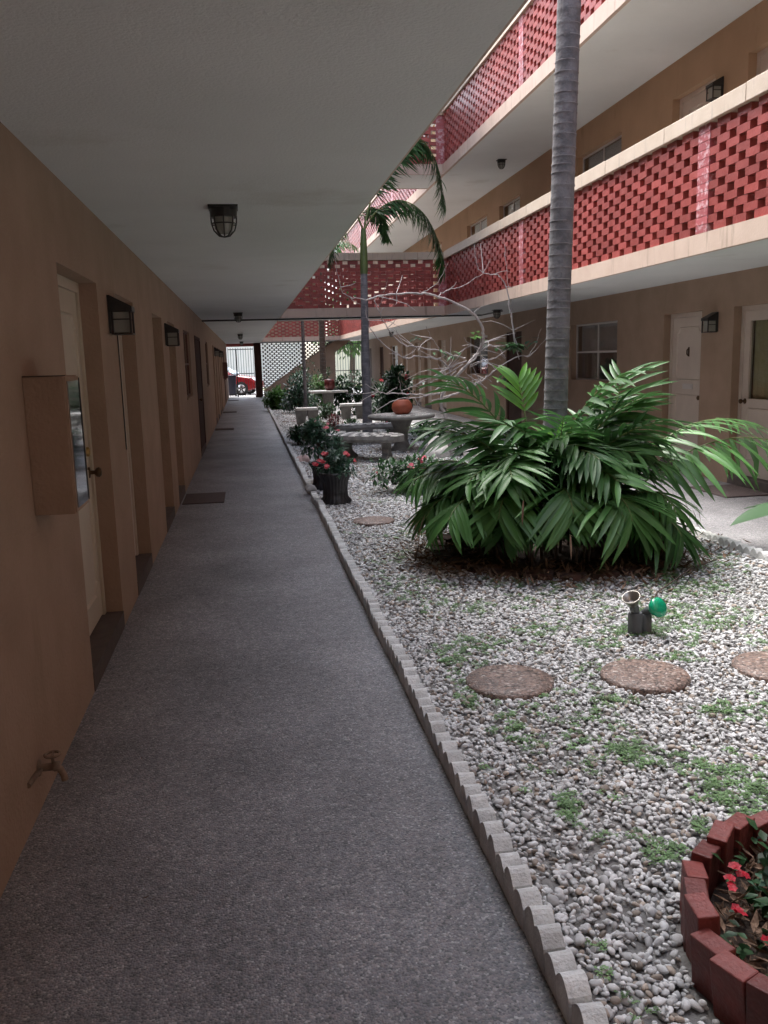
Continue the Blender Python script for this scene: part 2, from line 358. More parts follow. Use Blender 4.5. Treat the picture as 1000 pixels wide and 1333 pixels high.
def pane_clear():
    m=bpy.data.materials.new('pane_clear'); m.use_nodes=True; t=m.node_tree; t.nodes.clear()
    o=t.nodes.new('ShaderNodeOutputMaterial'); a=t.nodes.new('ShaderNodeBsdfTransparent'); a.inputs[0].default_value=(.8,.8,.8,1)
    gl=t.nodes.new('ShaderNodeBsdfGlossy'); gl.inputs['Roughness'].default_value=.04; fr=t.nodes.new('ShaderNodeMath'); fr.operation='POWER'; fr.inputs[1].default_value=3.5; lw=t.nodes.new('ShaderNodeLayerWeight'); lw.inputs[0].default_value=.5; t.links.new(lw.outputs['Facing'],fr.inputs[0])
    mx=t.nodes.new('ShaderNodeMixShader'); t.links.new(fr.outputs[0],mx.inputs[0]); t.links.new(a.outputs[0],mx.inputs[1]); t.links.new(gl.outputs[0],mx.inputs[2]); t.links.new(mx.outputs[0],o.inputs[0])
    MATS['pane_clear']=m
pane_clear()

def window(bld, xf, s, y0, y1, z0, z1, rec=.09, bars=True, frame_m='metal_white', curtain=True):
    xd=xf-s*rec; fr=MB(); w_=.028; a,c=sorted((xd-s*.03, xd)); e=.001
    fr.box((a,y0+e,z0+e),(c,y0+w_,z1-e)); fr.box((a,y1-w_,z0+e),(c,y1-e,z1-e)); fr.box((a,y0+w_,z0+e),(c,y1-w_,z0+w_)); fr.box((a,y0+w_,z1-w_),(c,y1-w_,z1-e))
    ym=(y0+y1)/2; zm=(z0+z1)/2
    fr.box((a,ym-w_/2,z0+w_),(c,ym+w_/2,z1-w_)); 
    if bars:
        fr.box((a,y0+w_,zm-w_/2),(c,ym-w_/2,zm+w_/2)); fr.box((a,ym+w_/2,zm-w_/2),(c,y1-w_,zm+w_/2))
    o=fr.build('window',frame_m,bld)
    zz=[(z0+w_,zm-w_/2),(zm+w_/2,z1-w_)] if bars else [(z0+w_,z1-w_)]
    for (p,q) in ((y0+w_,ym-w_/2),(ym+w_/2,y1-w_)):
        for (k,l) in zz:
            g=MB(); aa,cc=sorted((xd-s*.018, xd-s*.012)); g.box((aa,p,k),(cc,q,l)); g.build('pane','pane_clear',o)
    if curtain:
        k=MB(); n=70; vs=[]
        for i in range(n+1):
            y=y0+.01+(y1-y0-.02)*i/n; x=xd-s*(.09+.014*math.sin(i*1.3)+.006*math.sin(i*2.9)); vs += [(x,y,zm-.02),(x,y,z1-.005)]
        k.add(vs,[(2*i,2*i+2,2*i+3,2*i+1) for i in range(n)],smooth=True); k.build('curtain','curtain',o)
    b=MB(); aa,cc=sorted((xd-s*.16, xd-s*.20)); b.box((aa,y0+.002,z0+.002),(cc,y1-.002,z1-.002)); b.build('dark_interior','pane_dark',o)
    sl=MB(); aa,cc=sorted((xd, xf+s*.012)); sl.box((aa,y0+e,z0-.02),(cc,y1-e,z0+.004)); sl.build('sill','stucco',o)
    return o

def threshold(bld, xf, s, y0, y1):
    b=MB(); a,c=sorted((xf-s*.28, xf+s*.004)); b.box((a,y0+.002,0.001),(c,y1-.002,.10)); return b.build('threshold','threshold',bld)

# ------------------------------------------------------------------ left wing
left=thing('apartment_building','peach stucco ground floor wing with doors along the left walkway under a white ceiling','building',(XL,0,0))
left.location=(0,0,0)
Ldoors=[(4.22,5.30,'cream'),(6.02,6.95,'white'),(8.32,9.25,'white'),(9.95,10.88,'white'),(15.05,16.8,'brown'),
        (23.2,24.2,'white'),(25.0,26.0,'white'),(27.3,28.3,'white'),(29.2,30.2,'white'),(34.2,35.2,'brown')]
Lwin=[(12.40,13.72),(19.1,20.2),(31.5,32.8),(37,38)]
ops=[(a,b_,.0,2.04) for a,b_,_ in Ldoors]+[(a,b_,1.10,2.04) for a,b_ in Lwin]+[(-2.6,-1.6,0,2.04)]
wall_mesh(XL,1,Y0,YE,0,7.6,ops).build('wall','stucco',left)
for a,b_,st in Ldoors+[(-2.6,-1.6,'white')]:
    threshold(left,XL,1,a,b_); door(left,XL,1,a,b_,st,knob_near=(st!='cream'),rec=.004 if st=='brown' else .11)
for a,b_ in Lwin: window(left,XL,1,a,b_,1.10,2.04,frame_m='trim_dark',curtain=False,rec=.03)
b=MB()
b.box((XL,Y0,ZC),(XLB-.012,YE,2.60)); b.build('ceiling_slab','ceiling',left)
b=MB(); b.box((XLB-.012,Y0,ZC+.004),(XLB,YE,2.605)); b.build('fascia','fascia',left)
b=MB(); b.box((XL,Y0,5.2),(XLB-.05,YE,5.36)); b.build('upper_slab','ceiling',left)
b=MB(); b.box((XL-7,Y0,7.6),(XL+.25,YE,7.75)); b.build('roof','ceiling',left)
b=MB(); b.box((XLB-.05,Y0,5.195),(XLB,YE,5.365)); b.build('fascia','fascia',left)
b=MB(); b.box((XL-7,Y0,0),(XL-.42,YE,7.59)); b.build('building_core','stucco',left)

# ------------------------------------------------------------------ right wing
right=thing('apartment_building','peach stucco wing across the garden with two brick railed balconies above its doors','building')
k=1.018
Rdoors=[(8.40,9.50,'glass'),(10.22,11.22,'white'),(17.4,18.5,'brown'),(24.3,25.3,'white'),(26.3,27.3,'white'),(27.9,28.8,'white'),(30.2,31.1,'white')]
Rwin=[(12.72,14.62),(19.95,21.9),(32.2,33.9)]
Rdoors += [(35.6,36.6,'brown'),(39.0,40.2,'brown')]
ops=[(a,b_,0,2.05) for a,b_,_ in Rdoors]+[(a,b_,1.12,2.05) for a,b_ in Rwin]+[(2.2,3.2,0,2.05)]
wall_mesh(XR,-1,Y0,YE,0,2.60,ops).build('wall','stucco',right)
for a,b_,st in Rdoors+[(2.2,3.2,'white')]:
    threshold(right,XR,-1,a,b_); door(right,XR,-1,a,b_,st,z1=2.05,knob_near=(st=='white'),rec=.04 if st=='brown' else .11)
for a,b_ in Rwin: window(right,XR,-1,a,b_,1.12,2.05)
Udoors=[(9.0-.55,9.42,'white'),(10.1,11.15,'white'),(24.6,25.6,'white'),(26.4,27.4,'white'),(3.0,4.0,'white')]
Uwin=[(12.7,14.42),(17.5,18.95),(19.93,21.75),(29.5,31)]
Z1=2.60; ut=4.74
ops=[(a,b_,Z1,ut) for a,b_,_ in Udoors]+[(a,b_,3.75,ut) for a,b_ in Uwin]
wall_mesh(XR,-1,Y0,YE,Z1,5.36,ops).build('wall','stucco_upper',right)
for a,b_,st in Udoors: door(right,XR,-1,a,b_,st,z0=Z1+.02,z1=ut)
for a,b_ in Uwin: window(right,XR,-1,a,b_,3.75,ut)
b=wall_mesh(XR,-1,Y0,YE,5.36,8.0,[]); b.build('wall','stucco_upper',right)
b=MB(); b.box((XB+.05,Y0,ZC),(XR,YE,Z1)); b.build('balcony_slab','ceiling',right)
b=MB(); b.box((XB+.05,Y0,5.18),(XR,YE,5.36)); b.build('balcony_slab','ceiling',right)
b=MB(); b.box((XB,Y0,ZC-.012),(XB+.05,YE,Z1+.004)); b.build('fascia','fascia',right)
b=MB(); b.box((XB,Y0,5.172),(XB+.05,YE,5.37)); b.build('fascia','fascia',right)
b=MB(); b.box((XB+.5,Y0,8.0),(XR+7,YE,8.15)); b.build('roof','ceiling',right)
b=MB(); b.box((XR+.42,Y0,0),(XR+7,YE,7.99)); b.build('building_core','stucco',right)

t=thing('apartment_building','unseen peach stucco block added behind the viewer to darken surfaces facing it','building')  # unseen block, added to cut the light on faces turned to the camera
b=MB(); b.box((XL+.001,-6.9,0),(XR-.001,-3.0,8.0)); b.build('wall','stucco',t)

# ------------------------------------------------------------------ openwork brick balcony walls
P0=.3088; CH=.0708
def brick_me(L):
    b=MB(); b.box((-.045,-L/2,-.0338),(.045,L/2,.0338)); me=b.mesh('brick','brick'); return me
BR=brick_me(.200); PB=MB().box((-.050,-.100,-.0330),(.050,.100,.0330)).mesh('pier_brick','pier_brick')
def brick_wall(label, p0, along, a0, a1, z0, n_ind, near, piers, ncourse=13, cap_h=.15, cap_seg=1.4, coping_m='coping', seed=0):
    """openwork wall along axis 'y' or 'x'; p0 = fixed coordinate of the brick centre; bricks sorted by distance from `near` become parts, the rest one mass"""
    t=thing('brick_balcony_wall',label,'balcony wall')
    rg=random.Random(seed); cells=[]
    for c in range(ncourse):
        z=z0+CH*(c+.5)
        segs=[]
        base=piers[0] if piers else a0
        kk0=int((a0-base)/P0)-2; kk1=int((a1-base)/P0)+2
        for kx in range(kk0,kk1):
            ctr=base+kx*P0+(P0/2 if c%2 else 0); lo,hi=ctr-.1,ctr+.1
            pier_hit=False
            for q in piers:
                if lo<q+.1 and hi>q-.1:
                    if abs(ctr-q)<.03: pier_hit=True
                    elif ctr>q: lo=q+.1
                    else: hi=q-.1
            if pier_hit: continue
            lo=max(lo,a0); hi=min(hi,a1)
            if hi-lo>.04: cells.append(((lo+hi)/2,hi-lo,z))
    cells.sort(key=lambda q: abs(q[0]-near))
    for i,(ctr,L,z) in enumerate(cells[:n_ind]):
        j=rg.uniform(-.003,.003)
        loc=(p0+j,ctr,z) if along=='y' else (ctr,p0+j,z)
        part('brick',BR,t,loc,(rg.uniform(-.006,.006),0,(0 if along=='y' else R(90))+rg.uniform(-.008,.008)),(1,L/.2,1))
    if cells[n_ind:]:
        b=MB()
        for ctr,L,z in cells[n_ind:]:
            j=rg.uniform(-.003,.003)
            if along=='y': b.box((p0-.045+j,ctr-L/2,z-.0338),(p0+.045+j,ctr+L/2,z+.0338))
            else: b.box((ctr-L/2,p0-.045+j,z-.0338),(ctr+L/2,p0+.045+j,z+.0338))
        b.build('distant_bricks','brick_mass',t,kind='stuff')
    for q in piers:
        for c in range(ncourse):
            z=z0+CH*(c+.5); out=.004+rg.uniform(0,.004)
            o=part('pier_brick',PB,t,(p0+ (0 if along=='y' else 0),q,z) if along=='y' else (q,p0,z),(0,0,0 if along=='y' else R(90)),(1,1 if c%2 else .99,1))
        m=MB()
        if along=='y': m.box((p0-.042,q-.094,z0+.001),(p0+.042,q+.094,z0+ncourse*CH-.001))
        else: m.box((q-.094,p0-.042,z0+.001),(q+.094,p0+.042,z0+ncourse*CH-.001))
        m.build('pier_core','mortar',t)
    # coping in lengths with open joints
    zt=z0+ncourse*CH; a=a0
    while a<a1-.05:
        e=min(a+cap_seg,a1); b=MB(); dz=rg.uniform(-.003,.003)
        if along=='y': b.box((p0-.085,a+.003,zt+.001),(p0+.085,e-.003,zt+cap_h+dz))
        else: b.box((a+.003,p0-.085,zt+.001),(e-.003,p0+.085,zt+cap_h+dz))
        b.build('coping',coping_m,t,bevel=.006); a=e
    return t
pp=[7.60-P0*17,7.60,7.60+P0*17]
brick_wall('openwork red brick railing of the lower right balcony, topped by tan coping','p',None,0,0,0,0,0,[]) if False else None
brick_wall('openwork red brick railing of the first floor balcony on the right, under the other one',XB+.055,'y',-2.9,17.80,Z1+.005,300,8.2,pp,seed=1)
brick_wall('uppermost openwork brick railing on the right, brightest pink in the skylight',XB+.055,'y',-2.9,17.80,5.371,300,12.0,[q-.0 for q in pp],seed=2)
# beyond the cross bridge
brick_wall('openwork brick railing of the lower right balcony continuing beyond the brick bridge',XB+.055,'y',19.45,38.2,Z1+.005,0,20,[24.0,30.5],seed=3)
brick_wall('openwork brick railing of the upper right balcony continuing beyond the upper bridge',XB+.055,'y',19.45,38.2,5.371,0,20,[24.0,30.5],seed=4)
# left wing railings, above the white ceiling
brick_wall('openwork brick railing on the left wing just above the corridor ceiling',XLB-.055,'y',-2.9,17.8,Z1+.006,0,8,[7.6],seed=5)

# ------------------------------------------------------------------ cross bridges
def bridge(label, ya, yb, zb, zt, x0=XLB, x1=XB):
    t=thing('footbridge',label,'footbridge')
    b=MB(); b.box((x0+.002,ya+.05,zb+.008),(x1-.002,yb-.05,zt-.004)); b.build('deck','ceiling',t)
    b=MB(); b.box((x0+.002,ya,zb),(x1-.002,ya+.048,zt)); b.build('fascia','fascia',t)
    b=MB(); b.box((x0+.002,yb-.048,zb),(x1-.002,yb,zt)); b.build('fascia','fascia',t)
    return t
bridge('lower tan concrete bridge joining both wings behind the slender palm',17.9,19.4,ZC-.012,Z1+.004)
bridge('upper tan concrete bridge between the wings, high behind the drooping palm frond',17.9,19.4,5.172,5.37)
brick_wall('red openwork brick railing across the front of the lower bridge',17.955,'x',XLB+.02,XB+.10,Z1+.005,300,2.5,[XB-.02],seed=7)
brick_wall('red openwork brick railing across the back of the lower bridge',19.345,'x',XLB+.02,XB-.0,Z1+.005,0,2.5,[],seed=8)
brick_wall('red openwork brick railing across the front of the upper bridge',17.955,'x',XLB+.02,XB+.10,5.371,120,3.9,[XB-.02],seed=9)
brick_wall('red openwork brick railing across the back of the upper bridge',19.345,'x',XLB+.02,XB,5.371,0,2.5,[],seed=10)
bridge('far tan concrete bridge over the stairs at the end of the courtyard',38.3,YE,ZC-.012,Z1+.004)
bridge('far upper concrete bridge at the street end of the courtyard',38.3,YE,5.172,5.37)
brick_wall('far red brick railing over the stair screen at the street end',38.36,'x',XLB+.02,XB+.1,Z1+.005,0,2.5,[3.4],seed=11)
brick_wall('far red brick railing facing the street above the iron gate',YE-.06,'x',XLB+.02,XR-.02,Z1+.005,0,2.5,[],seed=12)

t=thing('shade_roof','flat concrete roof added out of view over the cross bridges to shade them','roof')  # added above the view to keep skylight off the bridge fronts
b=MB(); b.box((XLB-.3,15.9,8.0),(XB+.495,21.4,8.15)); b.build('slab','ceiling',t)
for px_ in (XLB-.2,):
    for py_ in (16.1,21.2): b=MB(); b.box((px_-.1,py_-.1,5.361),(px_+.1,py_+.1,7.999)); b.build('post','stucco',t)
b=MB(); b.box((XLB+.05,YE-.3,2.602),(3.55,YE-.14,5.165)); tag(b.build('stair_wall','stucco'),'plain stucco wall closing the upper level over the stairs at the street end','wall')
# conduit along the back of the bridge
b=MB(); b.tube([(XL+.001,18.25,ZC-.020),(5.0,18.25,ZC-.020)],.016,8); b.tube([(5.0,18.25,ZC-.020),(5.0,16.75,ZC-.018)],.014,8)
tag(b.build('electrical_conduit','black_metal'),'thin dark conduit crossing the corridor ceiling and the underside of the bridge','conduit')

# ------------------------------------------------------------------ far end: column, gate, stair, screens
end=thing('entrance_column','dark square column beside the iron gate at the end of the walkway','column')
b=MB(); b.box((.43,40.2,0),(.74,YE,ZC-.014)); b.build('shaft','door_brown',end)
b=MB(); b.box((.41,40.18,0.001),(.76,YE+.01,.08)); b.build('base','door_brown',end)
b=MB(); b.box((XL,YE-.12,2.30),(.43,YE-.02,ZC-.002)); tag(b.build('gate_lintel','brick_mass'),'red painted beam above the iron gate at the end of the walkway','beam')

def fence(name,label,x0,x1,y,z1,pitch,cat):
    t=thing(name,label,cat)
    me=MB().box((-.009,-.009,0),(.009,.009,z1-.06)).mesh('picket','black_metal')
    n=int((x1-x0)/pitch)
    for i in range(n+1): part('picket',me,t,(x0+i*(x1-x0)/n,y,.03))
    for z in (.12,1.05,z1-.12):
        b=MB(); b.box((x0,y-.018,z),(x1,y-.0095,z+.035)); b.build('rail','black_metal',t)
    return t
gt=fence('iron_gate','black iron picket gate closing the walkway beside the red car',XL+.06,.40,YE+.05,2.28,.115,'gate')
b=MB(); b.box((-.42,YE+.02,0),(-.36,YE+.10,2.2)); b.build('gate_post','black_metal',gt)
fence('iron_fence','black iron picket fence at the street end right of the stairs',4.2,XR-.02,YE+.05,2.42,.12,'fence')

st=thing('staircase','tan concrete staircase rising right under the far bridge, before the brick screen','stairs')
x0s,x1s=.80,3.92; n=14; b=MB(); pr=[(.80,0)]
for i in range(n):
    xa=x0s+(x1s-x0s)*i/n; z=(ZC+.16)*(i+1)/n; 
# side wall (solid, sloping top)
sw=MB(); ptsA=[(.78,0),(3.95,0),(3.95,1.90),(4.68,2.42),(3.98,2.42),(.78,.32)]
def prism(b,pts,y0,y1):
    n=len(pts); vs=[(p[0],y0,p[1]) for p in pts]+[(p[0],y1,p[1]) for p in pts]
    b.add(vs,[tuple(range(n)),tuple(range(2*n-1,n-1,-1))]+[(i,i+n,(i+1)%n+n,(i+1)%n) for i in range(n)])
prism(sw,ptsA,38.9,39.02); sw.build('stringer_wall','stucco',st)
sw=MB(); prism(sw,ptsA,40.1,40.2); sw.build('stringer_wall','stucco_upper',st)
for i in range(n):
    xa=x0s+.1+(x1s-x0s)*i/n; xb=x0s+.1+(x1s-x0s)*(i+1)/n; z=.17*(i+1)
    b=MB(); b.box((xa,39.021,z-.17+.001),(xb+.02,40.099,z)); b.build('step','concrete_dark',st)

sc=thing('brick_screen','full height openwork brick screen behind the stairs, daylight showing through its holes','screen')
rg=random.Random(4); cells=[]
for c in range(27):
    z=.045+c*.09
    for kx in range(-1,18):
        ctr=.85+kx*.205+(.1025 if c%2 else 0)
        if ctr-.0475<.745 or ctr+.05>4.18: continue
        cells.append((ctr,z))
# a lattice: thin horizontal bands with short staggered blocks leaves rounded openings
BS=MB().box((-.036,-.045,-.0445),(.036,.045,.0445)).mesh('brick','screen_block')
cells.sort(key=lambda q:(q[0]-2)**2*.1-q[1])
for ctr,z in cells[:300]: part('brick',BS,sc,(ctr,41.0,z))
if cells[300:]:
    b=MB()
    for ctr,z in cells[300:]: b.box((ctr-.036,40.955,z-.0445),(ctr+.036,41.045,z+.0445))
    b.build('distant_bricks','screen_block',sc,kind='stuff')
b=MB()
for c in range(28): b.box((.745,40.965,c*.09-.013),(4.18,41.035,c*.09+.013))
b.build('bed_joints','screen_block',sc,kind='stuff')

# two slim posts and the far wall lamp stay below; street beyond
def house(label,x0,x1,y,h,m,rm,wins):
    t=thing('house',label,'house'); b=MB(); b.box((x0,y,-.1),(x1,y+8,h)); b.build('wall',m,t)
    b=MB(); prism(b,[(x0-.5,h),(x1+.5,h),((x0+x1)/2,h+1.8)],y-.5,y+8.5); b.build('roof',rm,t)
    for (a,c,d,e) in wins:
        q=MB(); q.box((a,y-.04,d),(c,y-.005,e)); o=q.build('window','metal_white',t)
        q=MB(); q.box((a+.08,y-.055,d+.08),((a+c)/2-.03,y-.041,e-.08)); q.build('pane','pane_dark',o)
        q=MB(); q.box(((a+c)/2+.03,y-.055,d+.08),(c-.08,y-.041,e-.08)); q.build('pane','pane_dark',o)
    return t
house('pale one storey house across the street beyond the gate',-9,4,60,3.4,'pale_wall','roof_tile',[(-7,-5,.9,2.2)])
house('cream one storey house across the street right of the stairs',6,18,61,3.2,'yellow_wall','roof_tile',[(8,10,.9,2.1),(13,15,.9,2.1)])

# red car
def car():
    t=thing('parked_car','red car parked beyond the iron gate at the end of the walkway','car',(-1.35,44.55,-.02),R(-14))
    prof=[(-2.15,.30),(-2.2,.62),(-2.05,.85),(-1.55,.95),(-.95,1.40),(.25,1.43),(.98,1.0),(1.85,.86),(2.12,.66),(2.16,.34),(1.75,.24),(-1.8,.24)]
    b=MB(); n=len(prof); cols=[(-.86,.93),(-.80,1.0),(.80,1.0),(.86,.93)]
    vs=[]
    for (y,s_) in cols:
        for (x,z) in prof:
            yy=y*(.80 if z>1.2 else 1); vs.append((x*s_,yy,.24+(z-.24)*(1 if abs(y)<.84 else .97)))
    fs=[]
    for j in range(3):
        for i in range(n): fs.append((j*n+i,j*n+(i+1)%n,(j+1)*n+(i+1)%n,(j+1)*n+i))
    fs += [tuple(range(n))[::-1], tuple(range(3*n,4*n))]
    b.add(vs,fs); b.build('body','car_red',t,bevel=.03)
    for s_ in (-1,1):
        g=MB(); pts=[(-1.25,.98),(-.88,1.34),(.2,1.36),(.78,1.0)]
        g.add([(p[0],s_*(.872 if p[1]<1.2 else .712),p[1]) for p in pts],[(0,1,2,3)]); g.build('side_window','car_glass',t)
        h=MB(); h.blob((2.02,s_*.62,.66),(.10,.16,.07),3,.05,2); h.build('headlight','headlight',t)
    g=MB(); g.add([(.30,-.62,1.42),(.30,.62,1.42),(.98,.74,1.03),(.98,-.74,1.03)],[(0,1,2,3)]); g.build('windscreen','car_glass',t)
    for xw in (-1.38,1.36):
        for s_ in (-1,1):
            M=Matrix.Rotation(R(90),4,'X'); q=MB(); q.lathe([(.20,-.10),(.31,-.10),(.335,-.07),(.335,.07),(.31,.10),(.20,.10)],24,(xw,s_*.80,.335),M=M); wh=q.build('wheel','tyre',t)
            q=MB(); q.lathe([(.04,-.105),(.21,-.105),(.21,.105),(.04,.105)],20,(xw,s_*.80,.335),M=M); q.build('rim','rim',wh)
            q=MB()
            for kq in range(5):
                a=2*math.pi*kq/5; Mx=Matrix.Translation((xw,s_*.908,.335))@Matrix.Rotation(a,4,'Y'); q.box((-.03,-.004,.03),(.03,.004,.2),0,Mx)
            q.build('spokes','tyre',wh)
    return t
car()
bn=thing('wheeled_bin','dark bin standing behind the gate at the left of the red car','bin',(-.72,42.3,0))
b=MB(); b.add([(-.2,-.22,.06),(.2,-.22,.06),(.2,.22,.06),(-.2,.22,.06),(-.27,-.29,.95),(.27,-.29,.95),(.27,.29,.95),(-.27,.29,.95)],[(0,3,2,1),(4,5,6,7),(0,1,5,4),(1,2,6,5),(2,3,7,6),(3,0,4,7)]); b.build('body','bin',bn)
b=MB(); b.box((-.29,-.31,.952),(.29,.31,1.0)); b.build('lid','bin',bn)
for s_ in(-1,1):
    b=MB(); b.lathe([(.02,-.03),(.10,-.03),(.10,.03),(.02,.03)],14,(s_*.22,.24,.10),M=Matrix.Rotation(R(90),4,'Y')); b.build('wheel','tyre',bn)

# ------------------------------------------------------------------ lights fixed to walls and ceilings
def ceiling_lamp(loc,label,group='caged jar lamps on the ceilings'):
    t=thing('ceiling_lamp',label,'lamp',loc,0,group)
    b=MB(); b.box((-.082,-.082,-.012),(.082,.082,-.0005)); b.lathe([(.074,-.06),(.078,-.012)],20); b.build('base','black_metal',t)
    b=MB(); b.lathe([(.004,-.152),(.035,-.146),(.052,-.12),(.057,-.07),(.057,-.0605)],18); b.build('glass_jar','lamp_glass',t)
    b=MB()
    for kq in range(4):
        a=math.pi*kq/4; c_,s_=math.cos(a),math.sin(a); P=[(.072,-.05),(.070,-.09),(.058,-.13),(.03,-.160),(0,-.166),(-.03,-.160),(-.058,-.13),(-.070,-.09),(-.072,-.05)]
        b.tube([(p[0]*c_,p[0]*s_,p[1]) for p in P],.0042,5)
    b.tube([(.070*math.cos(2*math.pi*i/20),.070*math.sin(2*math.pi*i/20),-.095) for i in range(21)],.004,5)
    b.build('cage','black_metal',t); return t
ceiling_lamp((-.075,5.2,ZC),'caged jar lamp on the corridor ceiling nearest the viewer')
ceiling_lamp((-.075,15.9,ZC),'second caged jar lamp along the corridor ceiling, before the conduit')
ceiling_lamp((-.1,27.7,ZC),'third caged jar lamp on the corridor ceiling, just beyond the conduit')
ceiling_lamp((-.1,37.5,ZC),'farthest caged jar lamp on the corridor ceiling, near the gate')
ceiling_lamp((4.95,16.6,5.18),'caged jar lamp under the upper balcony, right of the palm frond')
ceiling_lamp((4.85,16.6,ZC),'caged jar lamp under the first floor balcony where the conduit ends')
ceiling_lamp((4.85,29.0,ZC),'small far lamp under the right balcony beyond the bridge')

def lantern(x,s,y,z,label):
    t=thing('wall_lantern',label,'lantern',(x,y,z),0 if s>0 else math.pi,'black box lanterns by the doors')
    b=MB(); b.box((.0005,-.065,-.10),(.014,.065,.13)); b.build('backplate','black_metal',t)
    b=MB(); b.add([(.014,-.07,.13),(.014,.07,.13),(.145,.08,.062),(.145,-.08,.062),(.014,-.07,.03),(.014,.07,.03),(.145,.08,.03),(.145,-.08,.03)],[(0,3,2,1),(4,5,6,7),(0,1,5,4),(1,2,6,5),(2,3,7,6),(3,0,4,7)]); b.build('hood','black_metal',t)
    b=MB()
    for (xx,yy) in ((.022,-.06),(.022,.06),(.132,-.068),(.132,.068)): b.box((xx-.006,yy-.006,-.10),(xx+.006,yy+.006,.05 if xx>.1 else .10))
    b.box((.014,-.072,-.108),(.140,.074,-.1))
    for yy in(-.066,.066): b.box((.028,yy-.004,-.02),(.126,yy+.004,-.012))
    b.build('cage','black_metal',t)
    b=MB(); b.box((.03,-.055,-.095),(.124,.058,.028)); b.build('glass_box','lamp_glass',t)
    return t
lantern(XL,1,5.72,1.87,'black lantern on the left wall between the first two doors, largest in view')
lantern(XL,1,9.60,1.87,'black lantern on the left wall between the third and fourth doors')
lantern(XL,1,24.6,1.87,'black lantern far along the left wall, nearer one of the pair')
lantern(XL,1,28.8,1.87,'black lantern far along the left wall, farther one of the pair')
lantern(XR,-1,9.90,1.88,'black lantern on the right wall between the white door and glazed door')
lantern(XR,-1,9.98,4.52,'black lantern on the upper right wall above the brick railing')

# mirror-fronted cabinet on left wall
t=thing('wall_cabinet','peach painted metal cabinet with mirror-like glass front on the near left wall','cabinet')
b=MB(); b.box((XL+.0005,3.40,1.02),(-.668,3.66,1.54)); b.build('box','stucco',t,bevel=.003)
b=MB(); b.box((-.6678,3.405,1.025),(-.662,3.655,1.535)); fr=b.build('door_frame','stucco',t)
b=MB(); b.add([(-.6615,3.42,1.04),(-.6615,3.625,1.04),(-.6615,3.642,1.07),(-.6615,3.642,1.50),(-.6615,3.625,1.52),(-.6615,3.42,1.52),(-.658,3.42,1.04),(-.658,3.625,1.04),(-.658,3.642,1.07),(-.658,3.642,1.50),(-.658,3.625,1.52),(-.658,3.42,1.52)],[(6,7,8,9,10,11),(0,1,7,6),(1,2,8,7),(2,3,9,8),(3,4,10,9),(4,5,11,10),(5,0,6,11)]); b.build('glass_front','mirror_pane',t)
b=MB(); b.tube([(-.657,3.643,1.04),(-.657,3.643,1.53)],.0025,5); b.tube([(XL+.002,3.398,1.541),(-.66,3.398,1.541)],.002,5); b.build('edge_trim','black_metal',t)
t=thing('wall_cabinet','reddish brown wall cabinet far along the left wall by the gate','cabinet')
b=MB(); b.box((XL+.0005,33.0,1.0),(-.66,33.6,1.6)); b.build('box','trim_dark',t,bevel=.003)
b=MB(); b.box((-.6598,33.03,1.03),(-.65,33.57,1.57)); b.build('door','trim_dark',t)

t=thing('wall_tap','small wall tap painted the same tan as the near left wall, low by the floor','tap',(XL,3.09,.15))
Mt=Matrix.Rotation(R(90),4,'Y')
b=MB(); b.lathe([(.030,.0005),(.030,.006),(.014,.010),(.014,.05),(.018,.055),(.018,.075),(.002,.078)],14,M=Mt); b.tube([(.062,0,0),(.075,0,-.012),(.085,0,-.035),(.088,0,-.055)],[.013,.013,.012,.013],10); b.build('body','mortar_patch',t)
b=MB(); b.tube([(.052,0,.012),(.052,0,.045)],.006,8); b.tube([(.052+.026*math.cos(k_*math.pi/6),.026*math.sin(k_*math.pi/6),.047) for k_ in range(13)],.0055,6); b.box((.049,-.024,.044),(.055,.024,.050)); b.build('handle','mortar_patch',t)
b=MB(); b.tube([(.003,-.16,.012),(.006,-.08,.006),(.010,-.02,.0)],.010,8); b.build('supply_pipe','mortar_patch',t)
# thin black tube drawn as the edge line of the second door opening
b=MB(); b.tube([(XL+.004,5.97,1.86),(XL+.004,5.975,1.4),(XL+.004,5.97,1.02)],.004,5); tag(b.build('door_edge_line','black_metal'),'thin black line drawn along the edge of the second door opening','cable')

# doormats
def doormat(x0,x1,y0,y1,z,label):
    b=MB(); b.box((x0,y0,z),(x1,y1,z+.012)); tag(b.build('doormat','mat_brown',bevel=.003),label,'doormat','doormats')
doormat(-.79,-.32,9.95,10.72,.002,'dark brown doormat on the left walkway, nearest the viewer')
doormat(-.79,-.35,21.0,21.5,.002,'thin dark doormat midway down the left walkway')
doormat(-.79,-.35,28.3,28.9,.002,'dark doormat far down the left walkway')
doormat(-.79,-.35,37.3,37.9,.002,'doormat nearest the gate on the left walkway')
doormat(5.0,5.55,8.5,9.3,.002,'dark doormat before the glazed door on the right')

